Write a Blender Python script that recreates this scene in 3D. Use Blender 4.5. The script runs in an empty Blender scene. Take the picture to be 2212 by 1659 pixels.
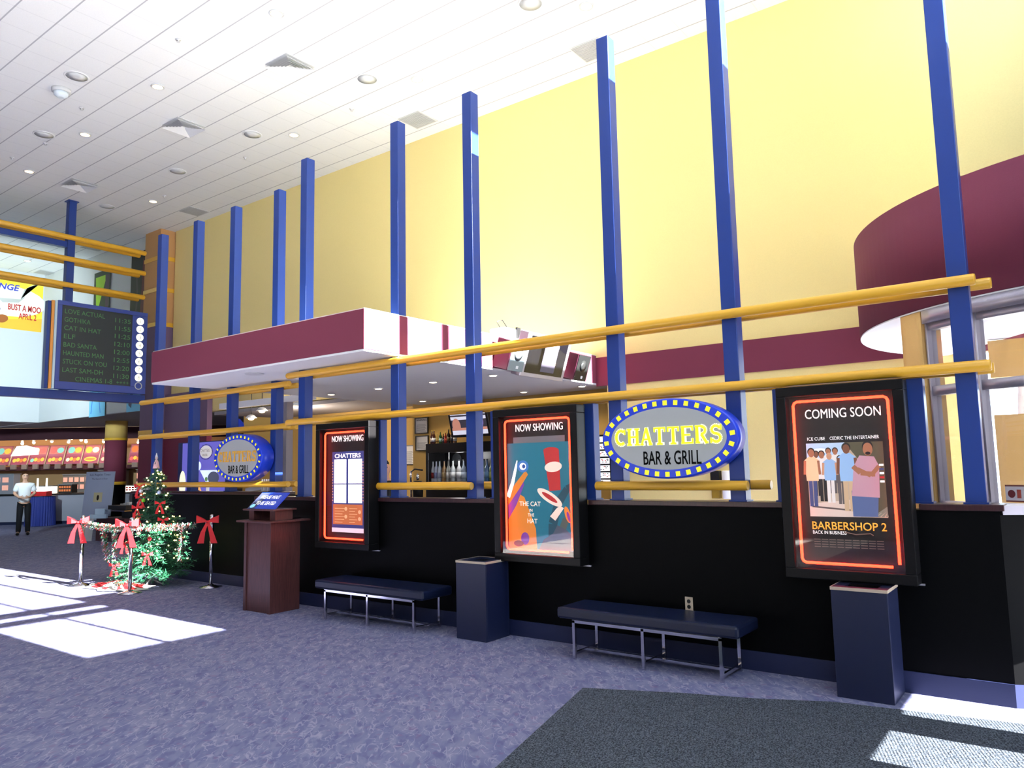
import bpy, bmesh, math, random
from mathutils import Vector, Matrix
random.seed(7)
PI = math.pi
sc = bpy.context.scene
COL = sc.collection

# ------------------------------------------------------------------ camera
F, PITCH, YAW, ROLL, EYE = 1631.33, 0.109665, -0.642614, -0.020227, 1.65
fw = Vector((math.sin(YAW)*math.cos(PITCH), math.cos(YAW)*math.cos(PITCH), math.sin(PITCH)))
rt = Vector((math.cos(YAW), -math.sin(YAW), 0)); up = rt.cross(fw)
cr, sr = math.cos(ROLL), math.sin(ROLL)
r2 = cr*rt+sr*up; u2 = -sr*rt+cr*up
cam = bpy.data.cameras.new('camera'); camo = bpy.data.objects.new('camera', cam); COL.objects.link(camo)
camo.matrix_world = Matrix(((r2.x, u2.x, -fw.x, 0), (r2.y, u2.y, -fw.y, 0), (r2.z, u2.z, -fw.z, EYE), (0, 0, 0, 1)))
cam.sensor_width = 36; cam.lens = F/2212*36; cam.clip_end = 300
sc.camera = camo

# ------------------------------------------------------------------ sky, sun, exposure
SLOPE = 0.445                       # sun height: metres down per metre towards -X
sc.view_settings.view_transform = 'Standard'; sc.view_settings.look = 'None'
sc.view_settings.exposure = 0.52; sc.view_settings.gamma = 1
w = bpy.data.worlds.new('sky'); sc.world = w; w.use_nodes = True
bg = w.node_tree.nodes['Background']; bg.inputs[0].default_value = (0.66, 0.83, 1.0, 1); bg.inputs[1].default_value = 6.0
sl = bpy.data.lights.new('sun', 'SUN'); sl.energy = 57; sl.angle = 0.006; sl.color = (1, 0.99, 0.97)
so = bpy.data.objects.new('sun', sl); COL.objects.link(so); so.location = (20, 3, 14)
so.rotation_euler = Vector((-1, 0, -SLOPE)).to_track_quat('-Z', 'Y').to_euler()

def portal(loc, rot, sx, sy):       # window openings that guide sky sampling
    l = bpy.data.lights.new('window_daylight', 'AREA'); l.shape = 'RECTANGLE'; l.size = sx; l.size_y = sy
    l.cycles.is_portal = True
    o = bpy.data.objects.new('window_daylight', l); COL.objects.link(o); o.location = loc; o.rotation_euler = rot
portal((1.25, 6.95, 6.1), (0, PI/2, 0), 4.6, 7.4)
portal((1.25, -.9, 4.6), (0, PI/2, 0), 1.3, 7.0)
portal((1.25, -1.8, 3.2), (0, PI/2, 0), 1.2, 5.4)
portal((1.25, 9.6, 1.45), (0, PI/2, 0), 2.7, 1.8)
portal((.1, 10.78, 1.45), (PI/2, 0, PI), 2.1, 2.8)

# ------------------------------------------------------------------ materials
def s2l(c): c /= 255; return c/12.92 if c <= .04045 else ((c+.055)/1.055)**2.4
def rgb(c): return tuple(s2l(x) for x in c)+(1,)
MATS = {}
def mat(name, c, rough=.5, metal=0, spec=.5, emit=0, ec=None, bump=0, bscale=60, var=0, coat=0):
    if name in MATS: return MATS[name]
    m = bpy.data.materials.new(name); m.use_nodes = True; nt = m.node_tree; b = nt.nodes['Principled BSDF']
    b.inputs['Base Color'].default_value = rgb(c); b.inputs['Roughness'].default_value = rough
    b.inputs['Metallic'].default_value = metal; b.inputs['Specular IOR Level'].default_value = spec
    if coat: b.inputs['Coat Weight'].default_value = coat; b.inputs['Coat Roughness'].default_value = .08
    if emit:
        b.inputs['Emission Color'].default_value = rgb(ec or c); b.inputs['Emission Strength'].default_value = emit
    if bump or var:
        tc = nt.nodes.new('ShaderNodeTexCoord'); n = nt.nodes.new('ShaderNodeTexNoise'); n.inputs['Scale'].default_value = bscale
        n.inputs['Detail'].default_value = 4; nt.links.new(tc.outputs['Object'], n.inputs['Vector'])
        if bump:
            bp = nt.nodes.new('ShaderNodeBump'); bp.inputs['Strength'].default_value = bump; bp.inputs['Distance'].default_value = .01
            nt.links.new(n.outputs[0], bp.inputs['Height']); nt.links.new(bp.outputs[0], b.inputs['Normal'])
        if var:
            mx = nt.nodes.new('ShaderNodeMix'); mx.data_type = 'RGBA'
            k = rgb(c); mx.inputs[6].default_value = tuple(x*(1-var) for x in k[:3])+(1,); mx.inputs[7].default_value = tuple(min(1, x*(1+var)) for x in k[:3])+(1,)
            nt.links.new(n.outputs[0], mx.inputs[0]); nt.links.new(mx.outputs[2], b.inputs['Base Color'])
    MATS[name] = m; return m
def glassmat(name, gloss=.08, tint=(1, 1, 1)):
    if name in MATS: return MATS[name]
    m = bpy.data.materials.new(name); m.use_nodes = True; nt = m.node_tree; nt.nodes.clear()
    o = nt.nodes.new('ShaderNodeOutputMaterial'); mx = nt.nodes.new('ShaderNodeMixShader'); t = nt.nodes.new('ShaderNodeBsdfTransparent')
    g = nt.nodes.new('ShaderNodeBsdfGlossy'); g.inputs['Roughness'].default_value = .02; t.inputs[0].default_value = tint+(1,)
    ge = nt.nodes.new('ShaderNodeNewGeometry'); dp = nt.nodes.new('ShaderNodeVectorMath'); dp.operation = 'DOT_PRODUCT'
    nt.links.new(ge.outputs['Incoming'], dp.inputs[0]); nt.links.new(ge.outputs['Normal'], dp.inputs[1])
    def M_(op, a, c=None):
        n = nt.nodes.new('ShaderNodeMath'); n.operation = op
        for i, q in enumerate((a, c)):
            if q is None: continue
            if isinstance(q, (int, float)): n.inputs[i].default_value = q
            else: nt.links.new(q, n.inputs[i])
        return n.outputs[0]
    sch = M_('ADD', M_('MULTIPLY', M_('POWER', M_('SUBTRACT', 1.0, M_('ABSOLUTE', dp.outputs['Value'])), 5.0), .95), gloss*.5)
    nt.links.new(sch, mx.inputs[0]); nt.links.new(t.outputs[0], mx.inputs[1]); nt.links.new(g.outputs[0], mx.inputs[2]); nt.links.new(mx.outputs[0], o.inputs[0])
    MATS[name] = m; return m

class NT:                                    # tiny node helper for procedural surfaces
    def __init__(s, name, rough=.8):
        s.m = bpy.data.materials.new(name); s.m.use_nodes = True; s.t = s.m.node_tree; s.b = s.t.nodes['Principled BSDF']
        s.b.inputs['Roughness'].default_value = rough; MATS[name] = s.m
        s.co = s.t.nodes.new('ShaderNodeTexCoord').outputs['Object']
    def link(s, a, b): s.t.links.new(a, b)
    def node(s, t, **k):
        n = s.t.nodes.new(t)
        for a, b in k.items(): setattr(n, a, b)
        return n
    def math(s, op, a, b=None, c=None):
        n = s.node('ShaderNodeMath', operation=op)
        for i, v in enumerate((a, b, c)):
            if v is None: continue
            if hasattr(v, 'is_output'): s.link(v, n.inputs[i])
            else: n.inputs[i].default_value = v
        return n.outputs[0]
    def noise(s, scale, detail=2, vec=None, dist=0):
        n = s.node('ShaderNodeTexNoise'); n.inputs['Scale'].default_value = scale; n.inputs['Detail'].default_value = detail
        n.inputs['Distortion'].default_value = dist; s.link(vec or s.co, n.inputs['Vector']); return n.outputs[0]
    def mix(s, f, a, b):
        n = s.node('ShaderNodeMix', data_type='RGBA')
        for i, v in ((0, f), (6, a), (7, b)):
            if hasattr(v, 'is_output'): s.link(v, n.inputs[i])
            else: n.inputs[i].default_value = v
        return n.outputs[2]
    def ramp(s, f, p0, p1):
        n = s.node('ShaderNodeMapRange'); n.inputs[1].default_value = p0; n.inputs[2].default_value = p1; n.clamp = True
        s.link(f, n.inputs[0]); return n.outputs[0]
    def bump(s, h, st=.3, d=.01):
        n = s.node('ShaderNodeBump'); n.inputs['Strength'].default_value = st; n.inputs['Distance'].default_value = d
        s.link(h, n.inputs['Height']); s.link(n.outputs[0], s.b.inputs['Normal'])
    def color(s, c): s.link(c, s.b.inputs['Base Color'])
    def xyz(s):
        n = s.node('ShaderNodeSeparateXYZ'); s.link(s.co, n.inputs[0]); return n.outputs

def carpet():
    k = NT('carpet', .95); k.b.inputs['Specular IOR Level'].default_value = .15
    m0 = k.node('ShaderNodeMapping'); m0.inputs['Rotation'].default_value = (0, 0, -.7); k.link(k.co, m0.inputs[0])
    mp = k.node('ShaderNodeMapping'); mp.inputs['Scale'].default_value = (1.5, .62, 1); k.link(m0.outputs[0], mp.inputs[0])
    n = k.noise(9.5, 1.2, mp.outputs[0], .9)
    line = k.math('SUBTRACT', 1.0, k.ramp(k.math('ABSOLUTE', k.math('SUBTRACT', n, .5)), .008, .03))
    n3 = k.noise(8, 1.2, mp.outputs[0], .7)
    line2 = k.math('SUBTRACT', 1.0, k.ramp(k.math('ABSOLUTE', k.math('SUBTRACT', n3, .45)), .006, .026))
    brk = k.ramp(k.noise(13, 1, mp.outputs[0]), .4, .52)
    line = k.math('MULTIPLY', k.math('MAXIMUM', line, line2), brk)
    n2 = k.noise(7, 2, mp.outputs[0], .8); base = k.mix(k.ramp(n2, .4, .6), rgb((100, 103, 138)), rgb((122, 123, 150)))
    dk = k.ramp(k.noise(12, 1, mp.outputs[0], .5), .56, .66); base = k.mix(k.math('MULTIPLY', dk, .5), base, rgb((74, 78, 122)))
    red = k.ramp(k.noise(15, 0), .68, .76); base = k.mix(k.math('MULTIPLY', red, .4), base, rgb((124, 92, 126)))
    c = k.mix(k.math('MULTIPLY', line, .55), base, rgb((168, 165, 182)))
    f = k.noise(260, 2); c = k.mix(k.math('MULTIPLY', f, .5), c, rgb((96, 98, 126)))
    k.color(c); k.bump(f, .4, .004); return k.m
def doormat():
    k = NT('walk_off_matting', .95); k.b.inputs['Specular IOR Level'].default_value = .1
    f = k.noise(120, 3); c = k.mix(k.ramp(f, .4, .62), rgb((36, 41, 49)), rgb((94, 102, 112)))
    x = k.xyz(); rib = k.math('SINE', k.math('MULTIPLY', k.math('ADD', x[0], k.math('MULTIPLY', x[1], .35)), 330))
    c = k.mix(k.math('MULTIPLY', k.ramp(rib, .2, .9), .1), c, rgb((28, 32, 38)))
    k.color(c); k.bump(k.math('ADD', f, k.math('MULTIPLY', rib, .22)), .7, .006); return k.m
def ceilmat():
    k = NT('ceiling_tile', .9); x = k.xyz()
    fy = k.math('FRACT', k.math('DIVIDE', k.math('ADD', x[1], 40*.54-7.1), .54))
    ly = k.math('LESS_THAN', fy, .04)
    fx = k.math('FRACT', k.math('DIVIDE', k.math('ADD', x[0], 60*.55), .55)); lx = k.math('LESS_THAN', fx, .03)
    c = k.mix(k.noise(60, 3), rgb((226, 227, 229)), rgb((238, 238, 238)))
    c = k.mix(k.math('MULTIPLY', lx, .16), c, rgb((150, 152, 160))); c = k.mix(k.math('MULTIPLY', ly, .6), c, rgb((120, 122, 138)))
    k.color(c); return k.m
def plaster(name, c, v=.05):
    k = NT(name, .85); d = rgb(c); n = k.noise(90, 4)
    k.color(k.mix(n, tuple(x*(1-v) for x in d[:3])+(1,), tuple(min(1, x*(1+v)) for x in d[:3])+(1,))); k.bump(n, .12, .004); return k.m
def wood(name, a, b, rough=.35):
    k = NT(name, rough); mp = k.node('ShaderNodeMapping'); mp.inputs['Scale'].default_value = (30, 30, 2.2); k.link(k.co, mp.inputs[0])
    n = k.noise(2.2, 5, mp.outputs[0], 1.2); k.color(k.mix(k.ramp(n, .3, .7), rgb(a), rgb(b))); return k.m

M = dict(
 carpet=carpet(), mat=doormat(), ceil=ceilmat(), yellow=plaster('yellow_wall_paint', (238, 217, 146)), tan=plaster('tan_wall_paint', (206, 168, 92)),
 burg=plaster('burgundy_paint', (118, 45, 67)), white=plaster('white_plaster', (228, 228, 230), .03), greywall=plaster('pale_grey_wall', (208, 210, 212), .03),
 purple=plaster('mauve_paint', (116, 92, 120)), orange_tan=plaster('sandy_orange_paint', (200, 150, 96)), pier=plaster('sand_paint', (214, 172, 104)),
 darkbrown=plaster('dark_maroon_paint', (70, 34, 44)), greysoff=plaster('grey_soffit_paint', (150, 146, 148)),
 blue=mat('blue_gloss_paint', (36, 62, 134), .34, spec=.35), navy=mat('navy_laminate', (25, 32, 62), .4), base=mat('blue_vinyl_baseboard', (28, 36, 72), .5),
 yrail=mat('yellow_gloss_enamel', (226, 170, 48), .35), black=mat('black_laminate', (4, 4, 5), .5, spec=.08), cap=wood('mahogany_trim', (44, 22, 26), (66, 34, 36), .3),
 blackf=mat('black_frame_metal', (18, 17, 18), .35, spec=.2), blackp=mat('black_panel', (12, 10, 10), .6), neon=mat('red_neon', (255, 60, 30), emit=7, ec=(255, 46, 24)),
 chrome=mat('chrome', (215, 215, 220), .12, 1), alu=mat('brushed_aluminium', (176, 172, 182), .4, .6), vinyl=mat('navy_vinyl', (20, 28, 54), .3, bump=.15, bscale=240),
 wood=wood('dark_cherry_wood', (66, 36, 36), (92, 54, 50), .35), brass=mat('beige_edging', (196, 178, 156), .5), dark=mat('dark_plastic', (24, 24, 26), .4),
 whitet=mat('white_lettering', (250, 248, 246), .5, emit=.55), wpaper=mat('white_paper', (236, 234, 230), .8), red=mat('red_ribbon', (206, 24, 30), .6), glass=glassmat('clear_glass'),
 grey=mat('grey_metal', (128, 130, 134), .5), lightgrey=mat('light_grey_plastic', (205, 206, 208), .5), frost=mat('warm_lamp_glow', (255, 226, 180), emit=4, ec=(255, 214, 160)),
 lamp=mat('bright_lamp_glow', (255, 240, 214), emit=9, ec=(255, 226, 186)), skin=mat('skin', (206, 158, 132), .55), skin2=mat('pale_skin', (196, 150, 128), .55),
)

# ------------------------------------------------------------------ mesh builder
ORG = {}
class MB:
    def __init__(s): s.v = []; s.f = []; s.mi = []; s.sm = []; s.cur = 0
    def face(s, idx, smooth=False): s.f.append(idx); s.mi.append(s.cur); s.sm.append(smooth)
    def add(s, pts):
        n = len(s.v); s.v += [Vector(p) for p in pts]; return n
    def box(s, x0, x1, y0, y1, z0, z1):
        n = s.add([(x, y, z) for z in (z0, z1) for y in (y0, y1) for x in (x0, x1)])
        for q in ((0, 2, 3, 1), (4, 5, 7, 6), (0, 1, 5, 4), (2, 6, 7, 3), (0, 4, 6, 2), (1, 3, 7, 5)): s.face([n+i for i in q])
        return s
    def poly(s, pts): n = s.add(pts); s.face(list(range(n, n+len(pts)))); return s
    def prism(s, pts, d):                       # pts 3D polygon, d extrusion vector
        k = len(pts); d = Vector(d); n = s.add(pts); m = s.add([Vector(p)+d for p in pts])
        s.face([n+i for i in range(k)][::-1]); s.face([m+i for i in range(k)])
        for i in range(k): j = (i+1) % k; s.face([n+i, n+j, m+j, m+i])
        return s
    def frame(s, a):
        a = a.normalized(); t = Vector((0, 0, 1)) if abs(a.z) < .9 else Vector((1, 0, 0))
        u = a.cross(t).normalized(); return u, a.cross(u)
    def tube(s, pts, r, seg=12, caps=True, closed=False):
        P = [Vector(p) for p in pts]; k = len(P); R = r if isinstance(r, (list, tuple)) else [r]*k; rings = []
        u = None
        for i, p in enumerate(P):
            a = (P[(i+1) % k]-P[i-1]) if closed else (P[min(i+1, k-1)]-P[max(i-1, 0)])
            if u is None: u, v = s.frame(a)
            else:
                a = a.normalized(); u = (u-a*u.dot(a)).normalized(); v = a.cross(u)
            rings.append(s.add([p+R[i]*(math.cos(2*PI*j/seg)*u+math.sin(2*PI*j/seg)*v) for j in range(seg)]))
        for i in range(k if closed else k-1):
            A, B = rings[i], rings[(i+1) % k]
            for j in range(seg): l = (j+1) % seg; s.face([A+j, A+l, B+l, B+j], True)
        if caps and not closed:
            s.face([rings[0]+j for j in range(seg)][::-1]); s.face([rings[-1]+j for j in range(seg)])
        return s
    def lathe(s, c, prof, seg=20, axis=(0, 0, 1)):   # prof: (radius, height) pairs
        a = Vector(axis).normalized(); u, v = s.frame(a); c = Vector(c); rings = []
        for r, h in prof: rings.append(s.add([c+a*h+max(r, 1e-4)*(math.cos(2*PI*j/seg)*u+math.sin(2*PI*j/seg)*v) for j in range(seg)]))
        for A, B in zip(rings, rings[1:]):
            for j in range(seg): l = (j+1) % seg; s.face([A+j, A+l, B+l, B+j], True)
        s.face([rings[0]+j for j in range(seg)][::-1]); s.face([rings[-1]+j for j in range(seg)])
        return s
    def ball(s, c, r, seg=12, sc_=(1, 1, 1)):
        c = Vector(c); rings = []
        for i in range(1, seg//2):
            t = PI*i/(seg//2); rings.append(s.add([c+Vector((r*sc_[0]*math.sin(t)*math.cos(2*PI*j/seg), r*sc_[1]*math.sin(t)*math.sin(2*PI*j/seg), -r*sc_[2]*math.cos(t))) for j in range(seg)]))
        b = s.add([c-Vector((0, 0, r*sc_[2])), c+Vector((0, 0, r*sc_[2]))])
        for j in range(seg):
            l = (j+1) % seg; s.face([b, rings[0]+l, rings[0]+j], True); s.face([b+1, rings[-1]+j, rings[-1]+l], True)
        for A, B in zip(rings, rings[1:]):
            for j in range(seg): l = (j+1) % seg; s.face([A+j, A+l, B+l, B+j], True)
        return s
    def build(s, name, m, parent=None, bevel=0, local=False, sub=0):
        me = bpy.data.meshes.new(name); off = Vector() if (local or parent is None) else ORG.get(parent.name, Vector())
        me.from_pydata([p-off for p in s.v], [], s.f)
        for q in (m if isinstance(m, (list, tuple)) else [m]): me.materials.append(q)
        me.polygons.foreach_set('material_index', s.mi); me.polygons.foreach_set('use_smooth', s.sm); me.update()
        bm = bmesh.new(); bm.from_mesh(me); bmesh.ops.recalc_face_normals(bm, faces=bm.faces[:]) if len(bm.faces) < 20000 else None; bm.to_mesh(me); bm.free()
        o = bpy.data.objects.new(name, me); COL.objects.link(o)
        if parent: o.parent = parent; ORG[o.name] = off
        if bevel:
            b = o.modifiers.new('bevel', 'BEVEL'); b.width = bevel; b.segments = 2; b.limit_method = 'ANGLE'
        if sub: q = o.modifiers.new('sub', 'SUBSURF'); q.levels = q.render_levels = sub
        return o
def tag(o, label, cat, group=None, kind=None):
    o['label'] = label; o['category'] = cat
    if group: o['group'] = group
    if kind: o['kind'] = kind
    return o
def thing(name, label, cat, loc=(0, 0, 0), rz=0, group=None):
    o = bpy.data.objects.new(name, None); COL.objects.link(o); o.location = loc; o.rotation_euler = (0, 0, rz); o.empty_display_size = .1
    ORG[o.name] = Vector(loc); return tag(o, label, cat, group)
def struct(name, mb, m, parent=None, bevel=0):
    o = mb.build(name, m, parent, bevel)
    if not parent: o['kind'] = 'structure'
    return o
def dup(o, loc, label, group=None, rz=None):
    c = o.copy(); COL.objects.link(c); c.location = loc; c['label'] = label
    if rz is not None: c.rotation_euler = (0, 0, rz)
    if group: c['group'] = group
    for ch in [x for x in bpy.data.objects if x.parent == o]:
        d = ch.copy(); COL.objects.link(d); d.parent = c
        for g in [x for x in bpy.data.objects if x.parent == ch]:
            e = g.copy(); COL.objects.link(e); e.parent = d
    return c
AX = {'-y': (Vector((1, 0, 0)), Vector((0, 0, 1)), Vector((0, -1, 0))), '+x': (Vector((0, 1, 0)), Vector((0, 0, 1)), Vector((1, 0, 0)))}
def text(s, o, ax, h, w, m, parent, name='lettering', depth=.002, bold=0, align='C', shear=0, local=False):
    """lettering: o is the anchor (baseline, left / centre / right); h cap height, w full width or None"""
    u, v, n = AX[ax] if isinstance(ax, str) else ax
    cu = bpy.data.curves.new('t', 'FONT'); cu.body = s; cu.size = 1; cu.offset = bold; cu.shear = shear; cu.resolution_u = 3
    t = bpy.data.objects.new('t', cu); COL.objects.link(t); bpy.context.view_layer.update()
    dg = bpy.context.evaluated_depsgraph_get(); me = bpy.data.meshes.new_from_object(t.evaluated_get(dg))
    bpy.data.objects.remove(t); bpy.data.curves.remove(cu)
    xs = [p.co.x for p in me.vertices]; x0, x1 = min(xs), max(xs); cap = .729
    kx = (w/(x1-x0)) if w else h/cap; ky = h/cap; W = (x1-x0)*kx
    sh = {'L': 0, 'C': -W/2, 'R': -W}[align]; off = Vector() if local else ORG.get(parent.name, Vector())
    o = Vector(o)
    for p in me.vertices: p.co = o+u*((p.co.x-x0)*kx+sh)+v*(p.co.y*ky)+n*.0006-off
    me.name = name; me.materials.clear(); me.materials.append(m)
    ob = bpy.data.objects.new(name, me); COL.objects.link(ob); ob.parent = parent; ORG[ob.name] = off
    if depth:
        q = ob.modifiers.new('solid', 'SOLIDIFY'); q.thickness = depth; q.offset = 0
    return ob
class Art:                                  # flat printed picture: layered polygons in (u, v) metres on a plane
    def __init__(s, o, ax): s.o = Vector(o); s.u, s.v, s.n = AX[ax] if isinstance(ax, str) else ax; s.mb = MB(); s.ms = []; s.k = 0
    def P(s, a, b): return s.o+s.u*a+s.v*b+s.n*(.00006*s.k)
    def poly(s, pts, m):
        if m not in s.ms: s.ms.append(m)
        s.mb.cur = s.ms.index(m); s.k += 1; s.mb.poly([s.P(a, b) for a, b in pts]); return s
    def rect(s, a0, a1, b0, b1, m): return s.poly([(a0, b0), (a1, b0), (a1, b1), (a0, b1)], m)
    def ell(s, a, b, ra, rb, m, rot=0, seg=20):
        c, d = math.cos(rot), math.sin(rot)
        return s.poly([(a+ra*math.cos(t)*c-rb*math.sin(t)*d, b+ra*math.cos(t)*d+rb*math.sin(t)*c) for t in [2*PI*i/seg for i in range(seg)]], m)
    def strip(s, pts, wd, m):
        for i, (p, q) in enumerate(zip(pts, pts[1:])):
            dx, dy = q[0]-p[0], q[1]-p[1]; L = math.hypot(dx, dy) or 1; w0 = wd[i] if isinstance(wd, list) else wd; w1 = wd[i+1] if isinstance(wd, list) else wd
            nx, ny = -dy/L/2, dx/L/2; s.poly([(p[0]+nx*w0, p[1]+ny*w0), (p[0]-nx*w0, p[1]-ny*w0), (q[0]-nx*w1, q[1]-ny*w1), (q[0]+nx*w1, q[1]+ny*w1)], m)
        return s
    def build(s, name, parent=None): return s.mb.build(name, s.ms, parent)
def pm(name, c, e=0): return mat('print_'+name, c, .6, emit=e)
# ------------------------------------------------------------------ the shell
ZC, YB = 8.27, 10.65
o = MB().box(-46, 1.2, -5, 10.77, -.1, 0).box(-46, -3, 10.77, 30, -.1, 0).build('floor', M['carpet']); o['kind'] = 'structure'
o = MB().box(-60, 60, -40, -5.11, -.25, -.11).box(1.31, 60, -5.11, 60, -.25, -.05).box(-2.99, 1.3, 10.78, 60, -.25, -.05).build('outdoor_ground', mat('sunlit_paving', (228, 228, 228), .9)); o['kind'] = 'structure'
struct('ceiling', MB().box(-46, 1.25, -5, 11, ZC, ZC+.15), M['ceil'])
# yellow back wall with its opening under the bar soffit
b = MB(); b.box(-19.4, 1.2, YB, YB+.12, 3.2, ZC); b.box(-6.05, -1.0, YB, YB+.12, 0, 3.2); b.box(-1.0, 1.2, YB, YB+.12, 2.92, 3.2)
struct('wall_back', b, M['yellow'])
b = MB(); b.box(-6.24, 1.2, YB-.02, YB-.002, 2.93, 3.4)
struct('trim_1', b, M['burg'])
# entrance side: glazed front of the lobby (daylight comes in here)
b = MB(); TZ = SLOPE*1.2; X0, X1 = 1.2, 1.3
def col(y0, y1, opens):
    z = -.1
    for a, c in opens: b.box(X0, X1, y0, y1, z, a); z = c
    b.box(X0, X1, y0, y1, z, 8.45)
up_ = [(3.3+TZ, 4.33+TZ), (4.46+TZ, 4.58+TZ), (4.74+TZ, 8.2)]
col(-5, -4.5, []); LO = (2.08+TZ, 3.3+TZ-.1); col(-4.5, -1.8, [LO, (3.3+TZ, 4.7+TZ)]); col(-1.8, -1.7, []); col(-1.7, .9, [LO, (3.3+TZ, 4.7+TZ)]); col(.9, 2.6, [(3.3+TZ, 4.7+TZ)]); col(2.6, 3.34, []); col(3.34, 4.05, up_); col(4.05, 4.11, []); col(4.11, 4.65, up_); col(4.65, 4.74, [(.0, .53+TZ)]+up_); col(4.74, 4.82, [(.0, .53+TZ)])  # bays below the sun-patch ones are unseen openings, added for bounce light
hi = [(4.95+TZ, 8.2)]
col(4.82, 5.2, [(.0, .53+TZ)]+hi); col(5.2, 5.57, hi); col(5.57, 6.25, [(.0, .53+TZ)]+hi); col(6.25, 6.5, hi); hi = [(5.73+TZ, 8.2)]; col(6.5, 6.9, hi); col(6.9, 6.98, []); col(6.98, 8.6, hi); col(8.6, 8.68, []); col(8.68, 10.5, [(.1, 2.75)]+hi); col(10.5, 10.77, [])
struct('wall_right', b, M['alu'])
struct('floor_bounce', MB().box(-9.5, -3.6, -4.99, .9, .0005, .004), plaster('pale_bounce_tile', (226, 224, 220)))  # pale floor added out of view to bounce sun up to the ceiling
b = MB(); b.box(-46, 1.3, -5.1, -5, -.1, 8.4)
struct('wall_street', b, mat('dim_wall', (120, 112, 108), .9))
# far walls on the left: bulkhead over the concession stand
b = MB(); b.box(-27.0, -20.26, 10.37, 10.5, 3.4, ZC)
struct('wall_left', b, M['greywall'])
b = MB(); b.box(-27.3, -27.01, 2, 10.5, 3.4, ZC)
struct('wall_far', b, M['greywall'])
b = MB(); b.box(-40, -27.31, 2, 10.36, 3.42, 3.5); b.box(-40, -20.26, 10.51, 24, 3.42, 3.5)
struct('ceiling_concession', b, M['greysoff'])
b = MB(); b.box(-46, -45.9, -5, 30, 0, ZC); b.box(-46, -20, 26, 26.1, 0, ZC)
struct('wall_end', b, M['darkbrown'])
struct('wall_rear', MB().box(-20.1, -3, 16, 16.1, 0, 8.3).box(-3.1, -3, 10.78, 16, 0, 8.3).box(-20.2, -20.1, 16, 26, 0, 8.3).box(-20.2, -3, 10.8, 16.1, 8.31, 8.4), mat('dim_wall', (120, 112, 108), .9))
# square pillar at the end of the yellow wall
c = thing('pillar', 'square sandy and mauve pillar with yellow bands behind the leftmost blue posts', 'pillar', (-19.85, 10.55, 0)); c['kind'] = 'structure'
def pillar_box(z0, z1, e=0): return MB().box(-20.25-e, -19.45+e, 10.25-e, 11.05+e, z0, z1)
pillar_box(0, 1.25).build('base', M['black'], c); pillar_box(1.25, 1.37, .02).build('band', M['wpaper'], c)
pillar_box(1.37, 2.7).build('lower_shaft', M['burg'], c); pillar_box(2.7, 2.82, .02).build('band', M['yrail'], c)
pillar_box(2.82, 5.62).build('middle_shaft', M['purple'], c); pillar_box(5.62, ZC).build('upper_shaft', M['orange_tan'], c)
for z in (5.6, 6.55, 7.42): pillar_box(z, z+.11, .015).build('band', M['yrail'], c)
# low black counter walls with mahogany caps
def basebd(n, x0, x1, y): struct(n, MB().box(x0, x1, y-.012, y, 0, .15), M['base'])
WF = 6.14; WL = 6.6
struct('wall_front', MB().box(-8.9, -.48, WF, 6.34, 0, 1.285), M['black'])
struct('wall_front_left', MB().box(-13.2, -8.9, WL, 6.8, 0, 1.325), M['black'])
struct('wall_side', MB().box(-8.98, -8.9, 6.34, 6.6, 0, 1.285), M['black'])
for i, (a, c_) in enumerate(((-8.95, -7.535), (-6.55, -4.76), (-3.72, -1.93), (-.965, -.45))):
    struct('trim_%d' % (i+2), MB().box(a, c_, WF-.025, 6.36, 1.286, 1.33), M['cap'], bevel=.006)
struct('trim_6', MB().box(-13.22, -8.99, WL-.025, 6.82, 1.326, 1.37), M['cap'], bevel=.006)
basebd('baseboard_front', -8.9, -.48, WF); basebd('baseboard_front_left', -13.2, -8.9, WL)
q = 1.0
b = MB(); b.prism([(-.48, 6.14, 0), (.4, 6.55, 0), (.4, 6.75, 0), (-.48, 6.34, 0)], (0, 0, 1.26)); struct('wall_angled', b, M['black'])
b = MB(); b.prism([(-.485, 6.128, 0), (.4, 6.538, 0), (.4, 6.549, 0), (-.479, 6.139, 0)], (0, 0, .15)); struct('baseboard_angled', b, M['base'])
b = MB(); b.prism([(-.46, 6.12, 1.262), (.4, 6.52, 1.262), (.4, 6.78, 1.262), (-.46, 6.38, 1.262)], (0, 0, .06)); struct('trim_7', b, M['alu'])
# bar soffit: burgundy fascia, white underside
b = MB(); b.box(-10.81, -6.24, 5.62, 11.3, 2.985, 3.435); struct('soffit', b, M['burg'])
b = MB(); b.box(-10.8, -6.25, 5.63, 10.64, 3.436, 3.448); struct('soffit_top_board', b, plaster('pale_bounce_board', (196, 196, 190)))  # unseen pale top, added so sun bounces off it neutral instead of pink
b = MB(); b.box(-10.80, -6.25, 5.63, 11.29, 2.96, 2.984); struct('ceiling_bar', b, M['white'])
b = MB(); b.box(-11.05, -6.06, 11.3, 11.42, 0, 3.2); struct('wall_bar', b, M['tan'])
b = MB(); b.box(-19, -11.05, 12.6, 12.7, 0, 3.6); b.box(-11.15, -11.05, 11.42, 12.6, 0, 3.2); struct('wall_bar_left', b, M['tan'])
b = MB(); b.box(-21.5, -19.05, 14.5, 14.6, 0, 3.42); struct('wall_kitchen', b, M['darkbrown'])
b = MB(); b.box(-16.8, -10.82, 9.9, 10.64, 3.62, 3.7); b.box(-17.3, -10.82, 10.64, 12.59, 3.1, 3.18); struct('ceiling_dining', b, M['greysoff'])
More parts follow.
